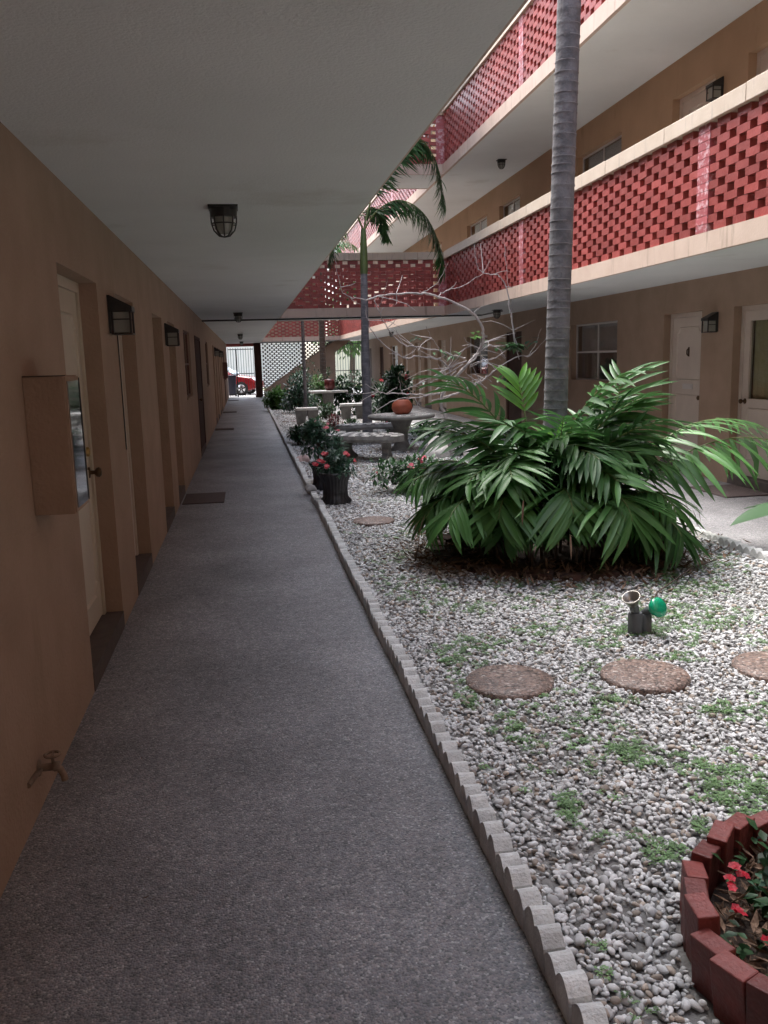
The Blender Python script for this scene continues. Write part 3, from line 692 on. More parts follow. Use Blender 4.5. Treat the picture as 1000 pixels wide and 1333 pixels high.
# ------------------------------------------------------------------ scalloped concrete edging
def scallop(L=.09,W=.058,zt=.098,rise=.030):
    b=MB(); n=7; top=[]
    for i in range(n+1):
        a=math.pi*i/n; top.append((-L/2+.002+(L-.004)*i/n, zt-rise+rise*math.sin(a)))
    vs=[]
    for x in (-W/2,W/2): vs += [(x,-L/2+.002,-.05)]+[(x,p[0],p[1]) for p in top]+[(x,L/2-.002,-.05)]
    m=n+3
    b.add(vs,[tuple(range(m)),tuple(range(2*m-1,m-1,-1))]+[(i,i+m,(i+1)%m+m,(i+1)%m) for i in range(m)])
    return b.mesh('edging_block','concrete')
SCM=scallop(); rg=random.Random(9)
def edging(label,x,ya,yb,nind):
    t=thing('garden_edging',label,'edging'); y=ya+.045; i=0; rest=MB(); wob=0
    while y<yb:
        if int(y/.63)!=int((y-.09)/.63): wob=rg.uniform(-.006,.006); zz=rg.uniform(-.008,.006)
        if i==0: zz=0
        loc=(x+wob+rg.uniform(-.0015,.0015),y,zz+rg.uniform(-.002,.002))
        if i<nind: part('edging_block',SCM,t,loc,(rg.uniform(-.05,.05),rg.uniform(-.04,.04),rg.uniform(-.035,.035)),(1,1,rg.uniform(.93,1.06)))
        else:
            n0=len(SCM.vertices); rest.add([v.co+V(loc) for v in SCM.vertices],[tuple(p.vertices) for p in SCM.polygons])
        y+=.09; i+=1
    if rest.v: rest.build('distant_blocks','concrete',t,kind='stuff')
edging('grey scalloped concrete edging between the left walkway and the gravel',.702,1.0,9.9,110)
edging('grey scalloped concrete edging of the left walkway beyond the planters',.702,10.6,38.8,190)
edging('grey scalloped concrete edging along the right walkway behind the palm clump',3.698,2.0,38.8,150)

# ------------------------------------------------------------------ round stepping stones
def stepping(x,y,rr,label,z=.045):
    b=MB(); b.lathe([(rr*.96,-.03),(rr,-.01),(rr,.008),(rr*.975,.017),(rr*.5,.019),(.001,.02)],40)
    o=b.build('stepping_stone','stone_pad',loc=(x,y,z)); tag(o,label,'stepping stone','round pebble-finish stepping stones')
STONES=[(1.155,3.77,.207),(1.80,3.70,.207),(2.46,3.66,.207),(1.13,8.05,.20),(1.07,22.5,.2)]
for (x,y,rr),l in zip(STONES,('round brown pebble-finish stepping stone nearest the left walkway edge','round stepping stone just in front of the green garden spotlight','round stepping stone cut by the right border of the picture','round stepping stone in front of the black fluted planter','far round stepping stone near the low bench')): stepping(x,y,rr,l)

# ------------------------------------------------------------------ gravel, weeds and litter (scattered)
def scatter(name, pts, rots, scl, src_objs, idx, kind='stuff'):
    """geometry nodes instancing of unlinked source meshes on explicit points; one node group per source."""
    objs=[]
    me=bpy.data.meshes.new(name); me.from_pydata([tuple(p) for p in pts],[],[])
    a=me.attributes.new('rot','FLOAT_VECTOR','POINT'); a.data.foreach_set('vector',np.asarray(rots,dtype=np.float32).ravel())
    a=me.attributes.new('scl','FLOAT_VECTOR','POINT'); a.data.foreach_set('vector',np.asarray(scl,dtype=np.float32).ravel())
    a=me.attributes.new('idx','INT','POINT'); a.data.foreach_set('value',np.asarray(idx,dtype=np.int32))
    o=bpy.data.objects.new(name,me); COL.objects.link(o); o['kind']=kind
    ng=bpy.data.node_groups.new(name,'GeometryNodeTree'); ng.interface.new_socket('Geometry',in_out='INPUT',socket_type='NodeSocketGeometry'); ng.interface.new_socket('Geometry',in_out='OUTPUT',socket_type='NodeSocketGeometry')
    N=ng.nodes.new; L=ng.links.new
    gi=N('NodeGroupInput'); go=N('NodeGroupOutput'); m2p=N('GeometryNodeMeshToPoints'); L(gi.outputs[0],m2p.inputs[0])
    j=N('GeometryNodeJoinGeometry')
    na=N('GeometryNodeInputNamedAttribute'); na.data_type='FLOAT_VECTOR'; na.inputs[0].default_value='rot'
    ns=N('GeometryNodeInputNamedAttribute'); ns.data_type='FLOAT_VECTOR'; ns.inputs[0].default_value='scl'
    ni=N('GeometryNodeInputNamedAttribute'); ni.data_type='INT'; ni.inputs[0].default_value='idx'
    for i,so in enumerate(src_objs):
        oi=N('GeometryNodeObjectInfo'); oi.inputs['Object'].default_value=so; oi.inputs['As Instance'].default_value=True
        ip=N('GeometryNodeInstanceOnPoints'); L(m2p.outputs[0],ip.inputs['Points']); L(oi.outputs['Geometry'],ip.inputs['Instance'])
        cp=N('FunctionNodeCompare'); cp.data_type='INT'; cp.operation='EQUAL'; L(ni.outputs['Attribute'],cp.inputs[2]); cp.inputs[3].default_value=i
        L(cp.outputs[0],ip.inputs['Selection']); L(na.outputs['Attribute'],ip.inputs['Rotation']); L(ns.outputs['Attribute'],ip.inputs['Scale']); L(ip.outputs[0],j.inputs[0])
    L(j.outputs[0],go.inputs[0]); md=o.modifiers.new('scatter','NODES'); md.node_group=ng
    return o
def src(name,mb,m): return bpy.data.objects.new(name,mb.mesh(name,m))
PEB=[src('pebble_form',MB().blob((0,0,0),(1,.78,.62),s_,.26,2),mm) for s_,mm in ((1,'pebble'),(2,'pebble'),(3,'pebble'),(4,'pebble_tan'))]
def vnoise(x,y,s,seed):
    rg_=np.random.default_rng(seed); G=rg_.random((64,64)); fx=x/s; fy=y/s; ix=np.floor(fx).astype(int); iy=np.floor(fy).astype(int); tx=fx-ix; ty=fy-iy; tx=tx*tx*(3-2*tx); ty=ty*ty*(3-2*ty)
    g=lambda a,b_: G[a%64,b_%64]
    return (g(ix,iy)*(1-tx)+g(ix+1,iy)*tx)*(1-ty)+(g(ix,iy+1)*(1-tx)+g(ix+1,iy+1)*tx)*ty
CL=(2.32,6.45)     # palm clump centre
RING=(1.56,1.70,.52)
def keep(x,y):
    k_=np.ones(len(x),bool)
    k_ &= ((x-RING[0])**2+(y-RING[1])**2)>(RING[2]+.04)**2
    for (sx,sy,sr) in STONES: k_ &= ((x-sx)**2+(y-sy)**2)>(sr-.004)**2
    return k_
def gravel(n,y0,y1,r0,r1,seed):
    g_=np.random.default_rng(seed); x=g_.uniform(.735,3.665,n); y=g_.uniform(y0,y1,n); kk=keep(x,y)
    bare=vnoise(x,y,.33,3)*.6+vnoise(x,y,.12,4)*.4
    near=np.clip((2.9-y)/1.3,0,1); thr=.14+.17*near
    kk &= ~((bare<thr)&(g_.random(n)<.75))
    dc=np.hypot((x-CL[0]),(y-CL[1])*1.05); kk &= ~((dc<.95)&(g_.random(n)<.8)); kk &= ~((dc<1.3)&(g_.random(n)<.25))
    x=x[kk]; y=y[kk]; n=len(x)
    s=g_.uniform(r0,r1,n)*np.where(g_.random(n)<.14,1.5,1)
    z=.030+g_.uniform(0,.016,n)
    rot=np.column_stack([g_.normal(0,.35,n),g_.normal(0,.35,n),g_.uniform(0,6.28,n)])
    idx=g_.choice(4,n,p=[.3,.3,.28,.12])
    return np.column_stack([x,y,z]),rot,np.column_stack([s,s*g_.uniform(.85,1.1,n),s*g_.uniform(.7,1.0,n)]),idx
G=[gravel(44000,1.0,5.0,.0068,.0135,1),gravel(30000,5.0,10,.0085,.0155,2),gravel(24000,10,20,.0125,.021,3),gravel(22000,20,38.9,.017,.028,4)]
scatter('gravel',*(np.concatenate([q[i] for q in G]) for i in (0,1,2)),PEB,np.concatenate([q[3] for q in G]))

def sprig(seed,n,sz,lm):
    rg_=random.Random(seed); b=MB()
    for i in range(n):
        a=rg_.uniform(0,6.28); rr=rg_.uniform(.1,1)*.8; z=rg_.uniform(.15,.7)*(1-.4*rr); c=V((rr*math.cos(a),rr*math.sin(a),z)); yaw_=rg_.uniform(0,6.28); d=V((math.cos(yaw_),math.sin(yaw_),rg_.uniform(-.3,.4))); sd=d.cross(V((0,0,1))).normalized()
        L_=sz*rg_.uniform(.7,1.2); W_=L_*.42
        b.add([c,c+d*L_*.5+sd*W_,c+d*L_,c+d*L_*.5-sd*W_],[(0,1,2,3)])
    return src('weed_form',b,lm)
WS=[sprig(i,34,.34,'weed') for i in range(3)]
def patch(cx,cy,rx,ry,n):
    n=int(n*1.7); rx*=1.15; ry*=1.15
    g_=RNG; a=g_.uniform(0,6.28,n); rr=np.sqrt(g_.random(n))*(.55+.45*g_.random(n)); return np.column_stack([cx+rr*rx*np.cos(a),cy+rr*ry*np.sin(a)])
pl=[(1.62,2.60,.17,.24,85),(1.42,2.95,.12,.14,40),(1.66,2.30,.10,.12,35),(1.02,2.62,.06,.10,20),(1.25,1.93,.06,.06,14),(1.03,3.2,.07,.22,26),(1.35,3.15,.18,.2,22),(.92,3.7,.06,.3,26),(.95,4.2,.09,.2,22),
    (1.15,4.35,.2,.18,34),(1.55,4.5,.2,.12,30),(1.8,4.2,.15,.1,18),(2.5,4.55,.35,.3,120),(2.8,5.2,.35,.4,90),(2.55,3.2,.25,.35,130),(2.2,3.05,.2,.2,34),(1.95,3.25,.15,.12,24),(2.3,2.6,.25,.25,60),(1.55,3.45,.1,.08,10),(2.1,3.9,.1,.1,16),
    (3.1,4.2,.3,.5,80),(3.2,5.8,.3,.6,70),(1.3,5.0,.2,.2,20),(1.15,1.66,.05,.06,9),(1.0,1.45,.08,.06,9),(1.98,2.1,.2,.3,60),(2.1,4.35,.18,.12,46),(1.2,2.3,.08,.06,10),(2.7,3.9,.2,.3,60),(1.38,2.42,.04,.06,8),
    (1.28,1.60,.05,.05,12),(1.6,9.3,.5,.3,30),(1.2,12.5,.4,1.,40),(2.6,10.5,.6,.8,60)]
P2=np.concatenate([patch(*q) for q in pl]); bk=RNG.uniform([.8,1.3],[3.6,8.0],(5200,2)); P2=np.concatenate([P2,bk[(vnoise(bk[:,0],bk[:,1],.35,9)*.6+vnoise(bk[:,0],bk[:,1],.13,19)*.4)>.555]]); P2=P2[keep(P2[:,0],P2[:,1])]; n=len(P2)
s=RNG.uniform(.012,.031,n)
scatter('weeds',np.column_stack([P2,np.full(n,.043)]),np.column_stack([np.zeros(n),np.zeros(n),RNG.uniform(0,6.28,n)]),np.column_stack([s,s,s*.9]),WS,RNG.integers(0,3,n))

# dead leaves under the clump
def litter_form(seed):
    rg_=random.Random(seed); b=MB(); L_=1; b.add([(0,0,0),(.35,.22,.12),(1,.02,.25),(.4,-.2,.06),(.5,0,-.02)],[(0,4,1),(4,2,1),(0,3,4),(4,3,2)]); return src('litter_form',b,'dead_leaf')
LF=[litter_form(1)]
n=3200; a=RNG.uniform(0,6.28,n); rr=RNG.normal(.88,.22,n); x=CL[0]+rr*np.cos(a); y=CL[1]+rr*np.sin(a)*.98; s=RNG.uniform(.022,.065,n)
P=[np.column_stack([x,y,RNG.uniform(.04,.065,n)])]; S=[s]
n3=1500; a=RNG.uniform(0,6.28,n3); q=np.sqrt(RNG.random(n3))*.46; P.append(np.column_stack([RING[0]+q*np.cos(a),RING[1]+q*np.sin(a),RNG.uniform(.082,.12,n3)])); S.append(RNG.uniform(.02,.05,n3))
n4=90; P.append(np.column_stack([RNG.uniform(.8,3.5,n4),RNG.uniform(1.4,9,n4),np.full(n4,.052)])); S.append(RNG.uniform(.012,.03,n4))
P.append(np.array([[-.47,2.42,.004],[-.37,2.45,.004],[-.35,2.44,.004],[.35,6.3,.004],[-.5,3.4,.004]])); S.append(np.array([.014,.018,.012,.012,.01]))
P=np.concatenate(P); S=np.concatenate(S); n=len(P)
scatter('leaf_litter',P,np.column_stack([RNG.normal(0,.4,n),RNG.normal(0,.4,n),RNG.uniform(0,6.28,n)]),np.column_stack([S*1.5,S,S]),LF,np.zeros(n))
# soil mounds
b=MB(); b.lathe([(.98,.0),(.90,.035),(.6,.06),(.001,.09)],40,(CL[0],CL[1],.01)); tag(b.build('soil_mound','mulch'),'dark leaf-strewn soil mound under the big palm clump','soil'); bpy.data.objects['soil_mound']['kind']='structure'
for pth in ('label','category'): del bpy.data.objects['soil_mound'][pth]

# ------------------------------------------------------------------ foreground brick ring flower bed
t=thing('flower_bed','round flower bed of upright red bricks with red flowers at the lower right corner','flower bed',(RING[0],RING[1],0))
me=MB(); me.box((-.028,-.048,-.10),(.028,.048,.10)); BB=me.mesh('brick','bed_brick')
rg=random.Random(12); nb=33
for i in range(nb):
    a=2*math.pi*i/nb+R(100); tilt=rg.uniform(-.04,.12)
    part('brick',BB,t,(RING[2]*math.cos(a)*rg.uniform(.985,1.015),RING[2]*math.sin(a)*rg.uniform(.985,1.015),.092+rg.uniform(-.022,.018)),(rg.uniform(-.10,.10),tilt,a+R(9)+rg.uniform(-.16,.16)))
for o in t.children:
    bv=o.modifiers.new('bevel','BEVEL'); bv.width=.004; bv.segments=2
b=MB(); b.lathe([(.49,0.0),(.49,.07),(.3,.085),(.001,.09)],30); b.build('soil','mulch',t)

def leaf(b,c,d,up,L_,W_,mi=0,fold=.25,droop=.15,seg=3):
    """pointed leaf, folded along the midrib"""
    d=d.normalized(); sd=d.cross(up); sd = sd.normalized() if sd.length>1e-4 else d.orthogonal().normalized(); nn=sd.cross(d)
    vs=[]; 
    for i in range(seg+1):
        q=i/seg; w_=W_*math.sin(math.pi*(.08+.92*q))**.8 if i<seg else 0
        p=c+d*L_*q-nn*(droop*L_*q*q)
        if i==seg: vs.append(p)
        else: vs += [p+sd*w_*.5-nn*(-fold*w_*.5), p, p-sd*w_*.5-nn*(-fold*w_*.5)]
    fs=[]
    for i in range(seg-1):
        o=i*3; fs += [(o,o+1,o+4,o+3),(o+1,o+2,o+5,o+4)]
    o=(seg-1)*3; fs += [(o,o+1,o+3),(o+1,o+2,o+3)]
    b.add(vs,fs,mi,True)
def flower(b,c,rr,rg_,mi=0,n=5):
    up=V((rg_.uniform(-.4,.4),rg_.uniform(-.9,.1),1)).normalized(); a0=rg_.uniform(0,6)
    ax=up.orthogonal().normalized(); ay=up.cross(ax)
    for k_ in range(n):
        a=a0+2*math.pi*k_/n; d=(ax*math.cos(a)+ay*math.sin(a)); s_=up.cross(d)
        b.add([c,c+d*rr*.6+s_*rr*.45+up*rr*.12,c+d*rr+up*rr*.05,c+d*rr*.6-s_*rr*.45+up*rr*.12],[(0,1,2,3)],mi)
def shrub(parent, c, rad, n, L_, m='leaf_mid', seed=0, W=.45, stems=8, clumps=9, name='foliage', shell=.55, stem_m='bark_brown', zbase=0):
    rg_=random.Random(seed); b=MB(); c=V(c)
    cs=[]
    for i in range(clumps):
        a=rg_.uniform(0,6.28); q=rg_.uniform(.1,.75); z=rg_.uniform(-.6,.75); cs.append((V((math.cos(a)*q*rad[0],math.sin(a)*q*rad[1],z*rad[2])), rg_.uniform(.3,.55)))
    for i in range(n):
        cc,cr=rg_.choice(cs); d=V((rg_.gauss(0,1),rg_.gauss(0,1),rg_.gauss(.25,.9))).normalized(); q=cr*(shell+(1-shell)*rg_.random()**.5)
        p=c+cc+V((d.x*rad[0]*q,d.y*rad[1]*q,d.z*rad[2]*q))
        if p.z<zbase+.015: p.z=zbase+.015+rg_.random()*.05
        dd=(d+V((rg_.gauss(0,.5),rg_.gauss(0,.5),rg_.gauss(-.1,.5)))).normalized(); l=L_*rg_.uniform(.6,1.25)
        leaf(b,p,dd,V((0,0,1)),l,l*W,0,.2,.2,2)
    f_=b.build(name,m,parent)
    if stems:
        b=MB()
        for cc,cr in cs[:stems]:
            q=c+cc; p0=V((c.x+rg_.uniform(-.05,.05),c.y+rg_.uniform(-.05,.05),zbase)); b.tube([p0,p0.lerp(q,.5)+V((rg_.uniform(-.04,.04),rg_.uniform(-.04,.04),.03)),q],[.010,.008,.004],5)
        b.build('stems',stem_m,parent)
    return f_

b=MB(); rg=random.Random(3)
shrub(t,(-.06,.0,.135),(.42,.44,.10),1500,.050,'leaf_dark',5,.6,0,22,zbase=.09)
shrub(t,(-.16,.10,.15),(.22,.22,.08),120,.045,'leaf_blue',6,.6,0,6,'foliage',zbase=.09)
for (fx,fy,fz) in ((-.29,.19,.185),(-.27,.225,.19),(-.31,.165,.175),(-.33,.12,.15),(-.325,.10,.145),(-.32,-.005,.14),(-.25,.21,.17),(.05,.2,.2),(.12,-.1,.2)):
    b=MB(); 
    for q in range(2): flower(b,V((fx+rg.uniform(-.012,.012),fy+rg.uniform(-.012,.012),fz+rg.uniform(-.005,.008))),.014,rg)
    b.build('flower','flower_red',t,loc=(-.06,.05,0))
b=MB()
for i in range(9):
    a=rg.uniform(2.2,4.2); q=rg.uniform(.25,.42); p=V((q*math.cos(a),q*math.sin(a),.11)); b.tube([p,p+V((rg.uniform(-.06,.06),rg.uniform(-.06,.06),.03)),p+V((rg.uniform(-.1,.1),rg.uniform(-.1,.1),rg.uniform(.0,.06)))],.0022,5)
b.build('dry_twigs','bark_light',t)

# ------------------------------------------------------------------ palm clump
clump=thing('palm_clump','large bushy clump of arching green palm fronds around the thick palm trunk','palm clump',(CL[0]-.04,CL[1],.06))
def frond_mesh(L_, elev0, droop, seed, m='frond', nl=17, leafL=.36, leafW=.040, hang=.35, twist=0, bare=.28):
    """frond growing along +x: curved rachis and paired folded leaflets"""
    rg_=random.Random(seed); b=MB(); pts=[]; p=V((0,0,0)); e=elev0; n=16; side=rg_.uniform(-.25,.25)
    for i in range(n+1):
        pts.append(p.copy()); q=i/n; e=elev0-droop*q**1.4; a=side*q*q; p=p+V((math.cos(e)*math.cos(a),math.cos(e)*math.sin(a),math.sin(e)))*(L_/n)
    b.tube(pts,[.0075*(1-.75*i/n)+.0015 for i in range(n+1)],5,1)
    def at(q):
        x_=q*n; i=min(int(x_),n-1); return pts[i].lerp(pts[i+1],x_-i),(pts[i+1]-pts[i]).normalized()
    for k_ in range(nl):
        q=bare+(1-bare)*(k_+.5)/nl; 
        for s_ in (-1,1):
            if rg_.random()<.03: continue
            p,T=at(min(q+rg_.uniform(-.006,.006),.999)); S=T.cross(V((0,0,1))); S = S.normalized() if S.length>.05 else V((0,1,0)); U=S.cross(T)
            Rt=Matrix.Rotation(twist,3,T); S=Rt@S; U=Rt@U
            fwd=.45+1.0*((q-bare)/(1-bare))**1.5
            d=(S*s_+T*fwd+U*rg_.uniform(.0,.28)-V((0,0,hang*rg_.uniform(.6,1.3)))).normalized()
            ll=leafL*(.55+.65*math.sin(math.pi*min(1,(q-bare)/(1-bare)*.75+.18)))*rg_.uniform(.88,1.1)
            up=(U+S*s_*-.15).normalized()
            leaf(b,p,d,up,ll,leafW*rg_.uniform(.85,1.15),0,.35,rg_.uniform(.15,.42),5)
    return b.mesh('frond',[m,'frond_stem'])
rg=random.Random(21)
lib=[frond_mesh(1.22*rg.uniform(.85,1.12),R(rg.uniform(70,86)),R(rg.uniform(72,118)),i,'frond_pale' if i%3==0 else 'frond',nl=15,leafL=.34,leafW=.044,hang=rg.uniform(.05,.5),bare=.36) for i in range(14)]
lib_low=[frond_mesh(.78*rg.uniform(.85,1.1),R(rg.uniform(48,66)),R(rg.uniform(80,118)),i+40,'frond_pale' if i%2 else 'frond',leafL=.29,leafW=.048,hang=.5,bare=.3) for i in range(6)]
lib_dark=[frond_mesh(.6*rg.uniform(.85,1.15),R(rg.uniform(25,55)),R(rg.uniform(40,90)),i+60,'frond_yellow' if i==3 else 'frond',nl=12,leafL=.24,leafW=.032,hang=.4) for i in range(4)]
for i in range(76):
    a=i*2.39996; q=.06+.40*((i*.618)%1)
    inner=q<.24
    part('frond',lib[i%14],clump,(q*math.cos(a)*1.05,q*math.sin(a),rg.uniform(0,.15)),(rg.uniform(-.3,.3),-R(rg.uniform(2,20) if inner else rg.uniform(-8,8)),a+rg.uniform(-.7,.7)),(rg.uniform(.90,1.14) if inner else rg.uniform(.56,.86),)*3)
for i in range(20):
    a=i*2.39996+.5; q=rg.uniform(.12,.38)
    part('frond',lib_low[i%6],clump,(q*math.cos(a),q*math.sin(a),rg.uniform(.08,.25)),(rg.uniform(-.2,.2),-R(rg.uniform(-5,10)),a+rg.uniform(-.5,.5)),(rg.uniform(.8,1.1),)*3)
for i in range(30):
    a=i*2.39996+1.1; part('frond',lib_dark[i%4],clump,((.2+.3*((i*.37)%1))/.42*.42*math.cos(a),(.2+.3*((i*.37)%1))*math.sin(a),rg.uniform(.03,.25)),(0,0,a+rg.uniform(-.4,.4)),(1,1,1))
# individually placed fronds
def hero(seed,base,az,L_,e0,dr,m='frond',**kw):
    me_=frond_mesh(L_,R(e0),R(dr),seed,m,**kw); return part('frond',me_,clump,base,(0,0,R(az)))
hero(101,(.55,-.05,.25),-8,1.62,50,82,'frond_pale',nl=20,leafL=.42,leafW=.05,hang=.9,bare=.3)       # long right one
hero(102,(.55,.05,.25),4,1.50,62,86,'frond_pale',nl=18,leafL=.34,leafW=.04,hang=.35,bare=.35)
hero(103,(-.3,-.05,.25),185,.98,58,88,'frond_pale',nl=18,leafL=.36,hang=.5)
hero(104,(-.35,-.25,.2),215,.95,55,105,'frond_pale',nl=15,leafL=.34,leafW=.045,hang=.7)
for sd_,bs,az,L0,ll,ww in ((105,(-.12,-.55,.50),262,.52,.40,.046),(106,(.16,-.60,.44),278,.54,.43,.050),(107,(-.42,-.48,.46),240,.48,.36,.042),(113,(.45,-.45,.42),306,.5,.36,.042),(114,(-.66,-.2,.40),205,.5,.34,.04)):
    hero(sd_,bs,az,L0,38,118,'frond_pale',nl=13,leafL=ll,leafW=ww,hang=.35,bare=.12)
hero(108,(.42,-.52,.16),300,.60,55,120,'frond',nl=13,leafL=.36,leafW=.046,hang=.7,bare=.18)
hero(112,(.4,-.3,.2),330,.52,45,100,'frond',nl=14,leafL=.34,leafW=.044,hang=.7,bare=.2)
o=hero(109,(-.18,-.2,.35),100,1.02,86,28,'frond_bright',nl=6,leafL=.24,leafW=.042,hang=-.55,bare=.72); o['label']='bright yellow-green upright young frond left of the trunk'
o=hero(110,(.42,-.15,.35),20,1.00,88,22,'frond_pale',nl=8,leafL=.36,leafW=.036,hang=.35,bare=.66); o['label']='bright upright young frond right of the trunk'
o=hero(111,(-.02,-.45,.35),90,.58,84,30,'frond_bright',nl=5,leafL=.22,leafW=.040,hang=-.5,bare=.6); o['label']='short bright green young frond in the middle of the clump'
# cane stems and dry bases
b=MB()
for i in range(110):
    a=rg.uniform(0,6.28); q=rg.uniform(.05,.62); p=V((q*math.cos(a),q*math.sin(a),-.04)); b.tube([p,p+V((math.cos(a)*.05,math.sin(a)*.05,.25)),p+V((math.cos(a)*.12,math.sin(a)*.12,rg.uniform(.35,.6)))],[.013,.011,.008],6)
b.build('canes','bark_brown',clump,kind='stuff')
b=MB()
for i in range(120):
    a=rg.uniform(0,6.28); q=rg.uniform(.45,.85); p=V((q*math.cos(a),q*math.sin(a),.0)); leaf(b,p,V((math.cos(a),math.sin(a),rg.uniform(-.1,.9))),V((0,0,1)),rg.uniform(.15,.32),.022,0,.3,.5,4)
for i in range(34):
    a=rg.uniform(0,6.28); q=rg.uniform(.6,1.15); z=rg.uniform(.25,.75); leaf(b,V((q*math.cos(a),q*math.sin(a),z)),V((math.cos(a)*.5,math.sin(a)*.5,-1)),V((math.cos(a),math.sin(a),.3)),rg.uniform(.12,.24),.014,0,.4,.2,4)
b.build('dry_leaves','dead_leaf',clump,kind='stuff')
b=MB()
for i in range(16):
    a=R(rg.uniform(-75,60)); p=V((.72*math.cos(a),.72*math.sin(a),.0)); e=V((rg.uniform(.0,.35)*math.cos(a),rg.uniform(0,.35)*math.sin(a)-.05,0)); b.tube([p,p+e*.5+V((0,0,rg.uniform(.12,.32))),p+e+V((0,0,rg.uniform(.02,.12)))],.0045,5)
b.build('dry_stalks','bark_brown',clump,kind='stuff')
# loose bricks round it
t=thing('brick_border','flat border of dirty red bricks round the base of the palm clump','border',(CL[0],CL[1],0))
BF=MB().box((-.05,-.1,-.03),(.05,.1,.03)).mesh('brick','border_brick')
for i in range(25):
    a=2*math.pi*i/25; part('brick',BF,t,(.90*math.cos(a),.90*math.sin(a),.052+rg.uniform(-.014,.006)),(rg.uniform(-.06,.06),rg.uniform(-.12,.12),a+rg.uniform(-.2,.2)))

# ------------------------------------------------------------------ palm trees
def palm_trunk(path_r, ring, n=18, wob=.0, name='trunk', parent=None, m='palm_bark', seed=0):
    """path_r: list of (point, radius); closely ringed"""
    rg_=random.Random(seed); pts=[V(p) for p,_ in path_r]; b=MB(); tot=sum((pts[i+1]-pts[i]).length for i in range(len(pts)-1)); P=[];Rr=[]
    s_=0; marks=[0]
    while marks[-1]<tot: marks.append(marks[-1]+ring*rg_.uniform(.7,1.35))
    def at(s0):
        for i in range(len(pts)-1):
            l=(pts[i+1]-pts[i]).length
            if s0<=l or i==len(pts)-2: q=min(s0/l,1); return pts[i].lerp(pts[i+1],q), path_r[i][1]*(1-q)+path_r[i+1][1]*q
            s0-=l
    for i in range(len(marks)-1):
        a,c=marks[i],min(marks[i+1],tot)
        if c-a<.01: break
        k_=1+rg_.uniform(-.006,.006)
        for q,f_ in ((.0,1.012),(.12,1.012),(.2,.998),(.75,.994),(.93,1.0)):
            p,r_=at(a+(c-a)*q); P.append(p); Rr.append(r_*f_*k_)
    b.tube(P,Rr,n,0); o=b.build(name,m,parent)
    b=MB()
    for s0 in marks[1:]:
        if s0>tot-.05: break
        p,r_=at(s0); p2,_=at(s0+.006); tl=V((rg_.uniform(-.004,.004),0,rg_.uniform(-.003,.003))); b.tube([p+tl,p2+tl],[r_*1.022,r_*1.018],n,0,False)
    b.build('ring_scars','ring_scar',parent,kind='stuff'); return o
def pinnate(L_,e0,dr,seed,m='frond',nl=44,leafL=.55,leafW=.032,hang=.8):
    return frond_mesh(L_,R(e0),R(dr),seed,m,nl=nl,leafL=leafL,leafW=leafW,hang=hang,bare=.12)
tp=thing('palm_tree','tall palm with thick grey ringed trunk rising out of the frond clump','palm tree',(0,0,0))
palm_trunk([((2.43,6.78,0),.12),((2.455,6.78,.6),.098),((2.49,6.78,2.0),.091),((2.56,6.78,4.4),.088),((2.62,6.8,8.6),.085)],.075,22,parent=tp,seed=3)
cl_=[pinnate(2.3,62,100,i+200,nl=30,leafL=.5) for i in range(3)]
for i in range(9): part('frond',cl_[i%3],tp,(2.62,6.8,8.6),(0,0,i*2.4))

sp=thing('palm_tree','slender palm in front of the brick bridge with a green crownshaft and drooping fronds','palm tree')
X2,Y2=2.29,16.6
palm_trunk([((2.26,Y2,0),.115),((2.265,Y2,.4),.095),((2.27,Y2,2.0),.074),((2.285,Y2,3.15),.064)],.11,16,parent=sp,seed=5)
b=MB(); b.tube([(2.285,Y2,3.14),(2.29,Y2,3.3),(2.295,Y2,3.7),(2.30,Y2,3.95)],[.068,.076,.062,.045],14); b.build('crownshaft','crownshaft',sp)
def frond_path(pts_, leafL, nl, m, seed, hang=1.2, leafW=.03):
    rg_=random.Random(seed); b=MB(); P_=[V(p) for p in pts_]
    # catmull resample
    Q=[]; n=len(P_)
    for i in range(n-1):
        p0,p1,p2,p3=P_[max(i-1,0)],P_[i],P_[i+1],P_[min(i+2,n-1)]
        for k_ in range(8):
            t_=k_/8; Q.append(.5*((2*p1)+(-p0+p2)*t_+(2*p0-5*p1+4*p2-p3)*t_*t_+(-p0+3*p1-3*p2+p3)*t_**3))
    Q.append(P_[-1]); m_=len(Q)-1
    b.tube(Q,[.014*(1-.8*i/m_)+.002 for i in range(m_+1)],5,1)
    for k_ in range(nl):
        q=.18+.82*(k_+.5)/nl; x_=q*m_; i=min(int(x_),m_-1); p=Q[i].lerp(Q[i+1],x_-i); T=(Q[i+1]-Q[i]).normalized(); S=T.cross(V((0,0,1))); S=S.normalized() if S.length>.08 else V((0,1,0)); U=S.cross(T)
        for s_ in (-1,1):
            for rep in range(4):
                d=(S*s_*rg_.uniform(.3,.9)+T*rg_.uniform(.5,1.1)+U*rg_.uniform(-.3,.4)-V((0,0,hang*rg_.uniform(.4,1.2)))).normalized()
                leaf(b,p+V((rg_.uniform(-.02,.02),rg_.uniform(-.02,.02),0)),d,U,leafL*rg_.uniform(.6,1.15)*(.7+.5*math.sin(math.pi*q)),leafW*rg_.uniform(.8,1.2),0,.3,rg_.uniform(.1,.4),3)
    o=b.build('frond',[m,'frond_stem'],sp); return o
frond_path([(2.30,Y2,3.9),(2.55,Y2-.1,4.25),(2.95,Y2-.2,4.42),(3.35,Y2-.3,4.20),(3.62,Y2-.35,3.70),(3.70,Y2-.4,3.15)],.42,40,'frond',301,.9)
frond_path([(2.30,Y2,3.9),(2.55,Y2+.1,4.7),(2.95,Y2+.1,5.35),(3.35,Y2,5.55),(3.68,Y2-.1,5.10),(3.80,Y2-.1,4.35)],.46,44,'frond',302,1.0)
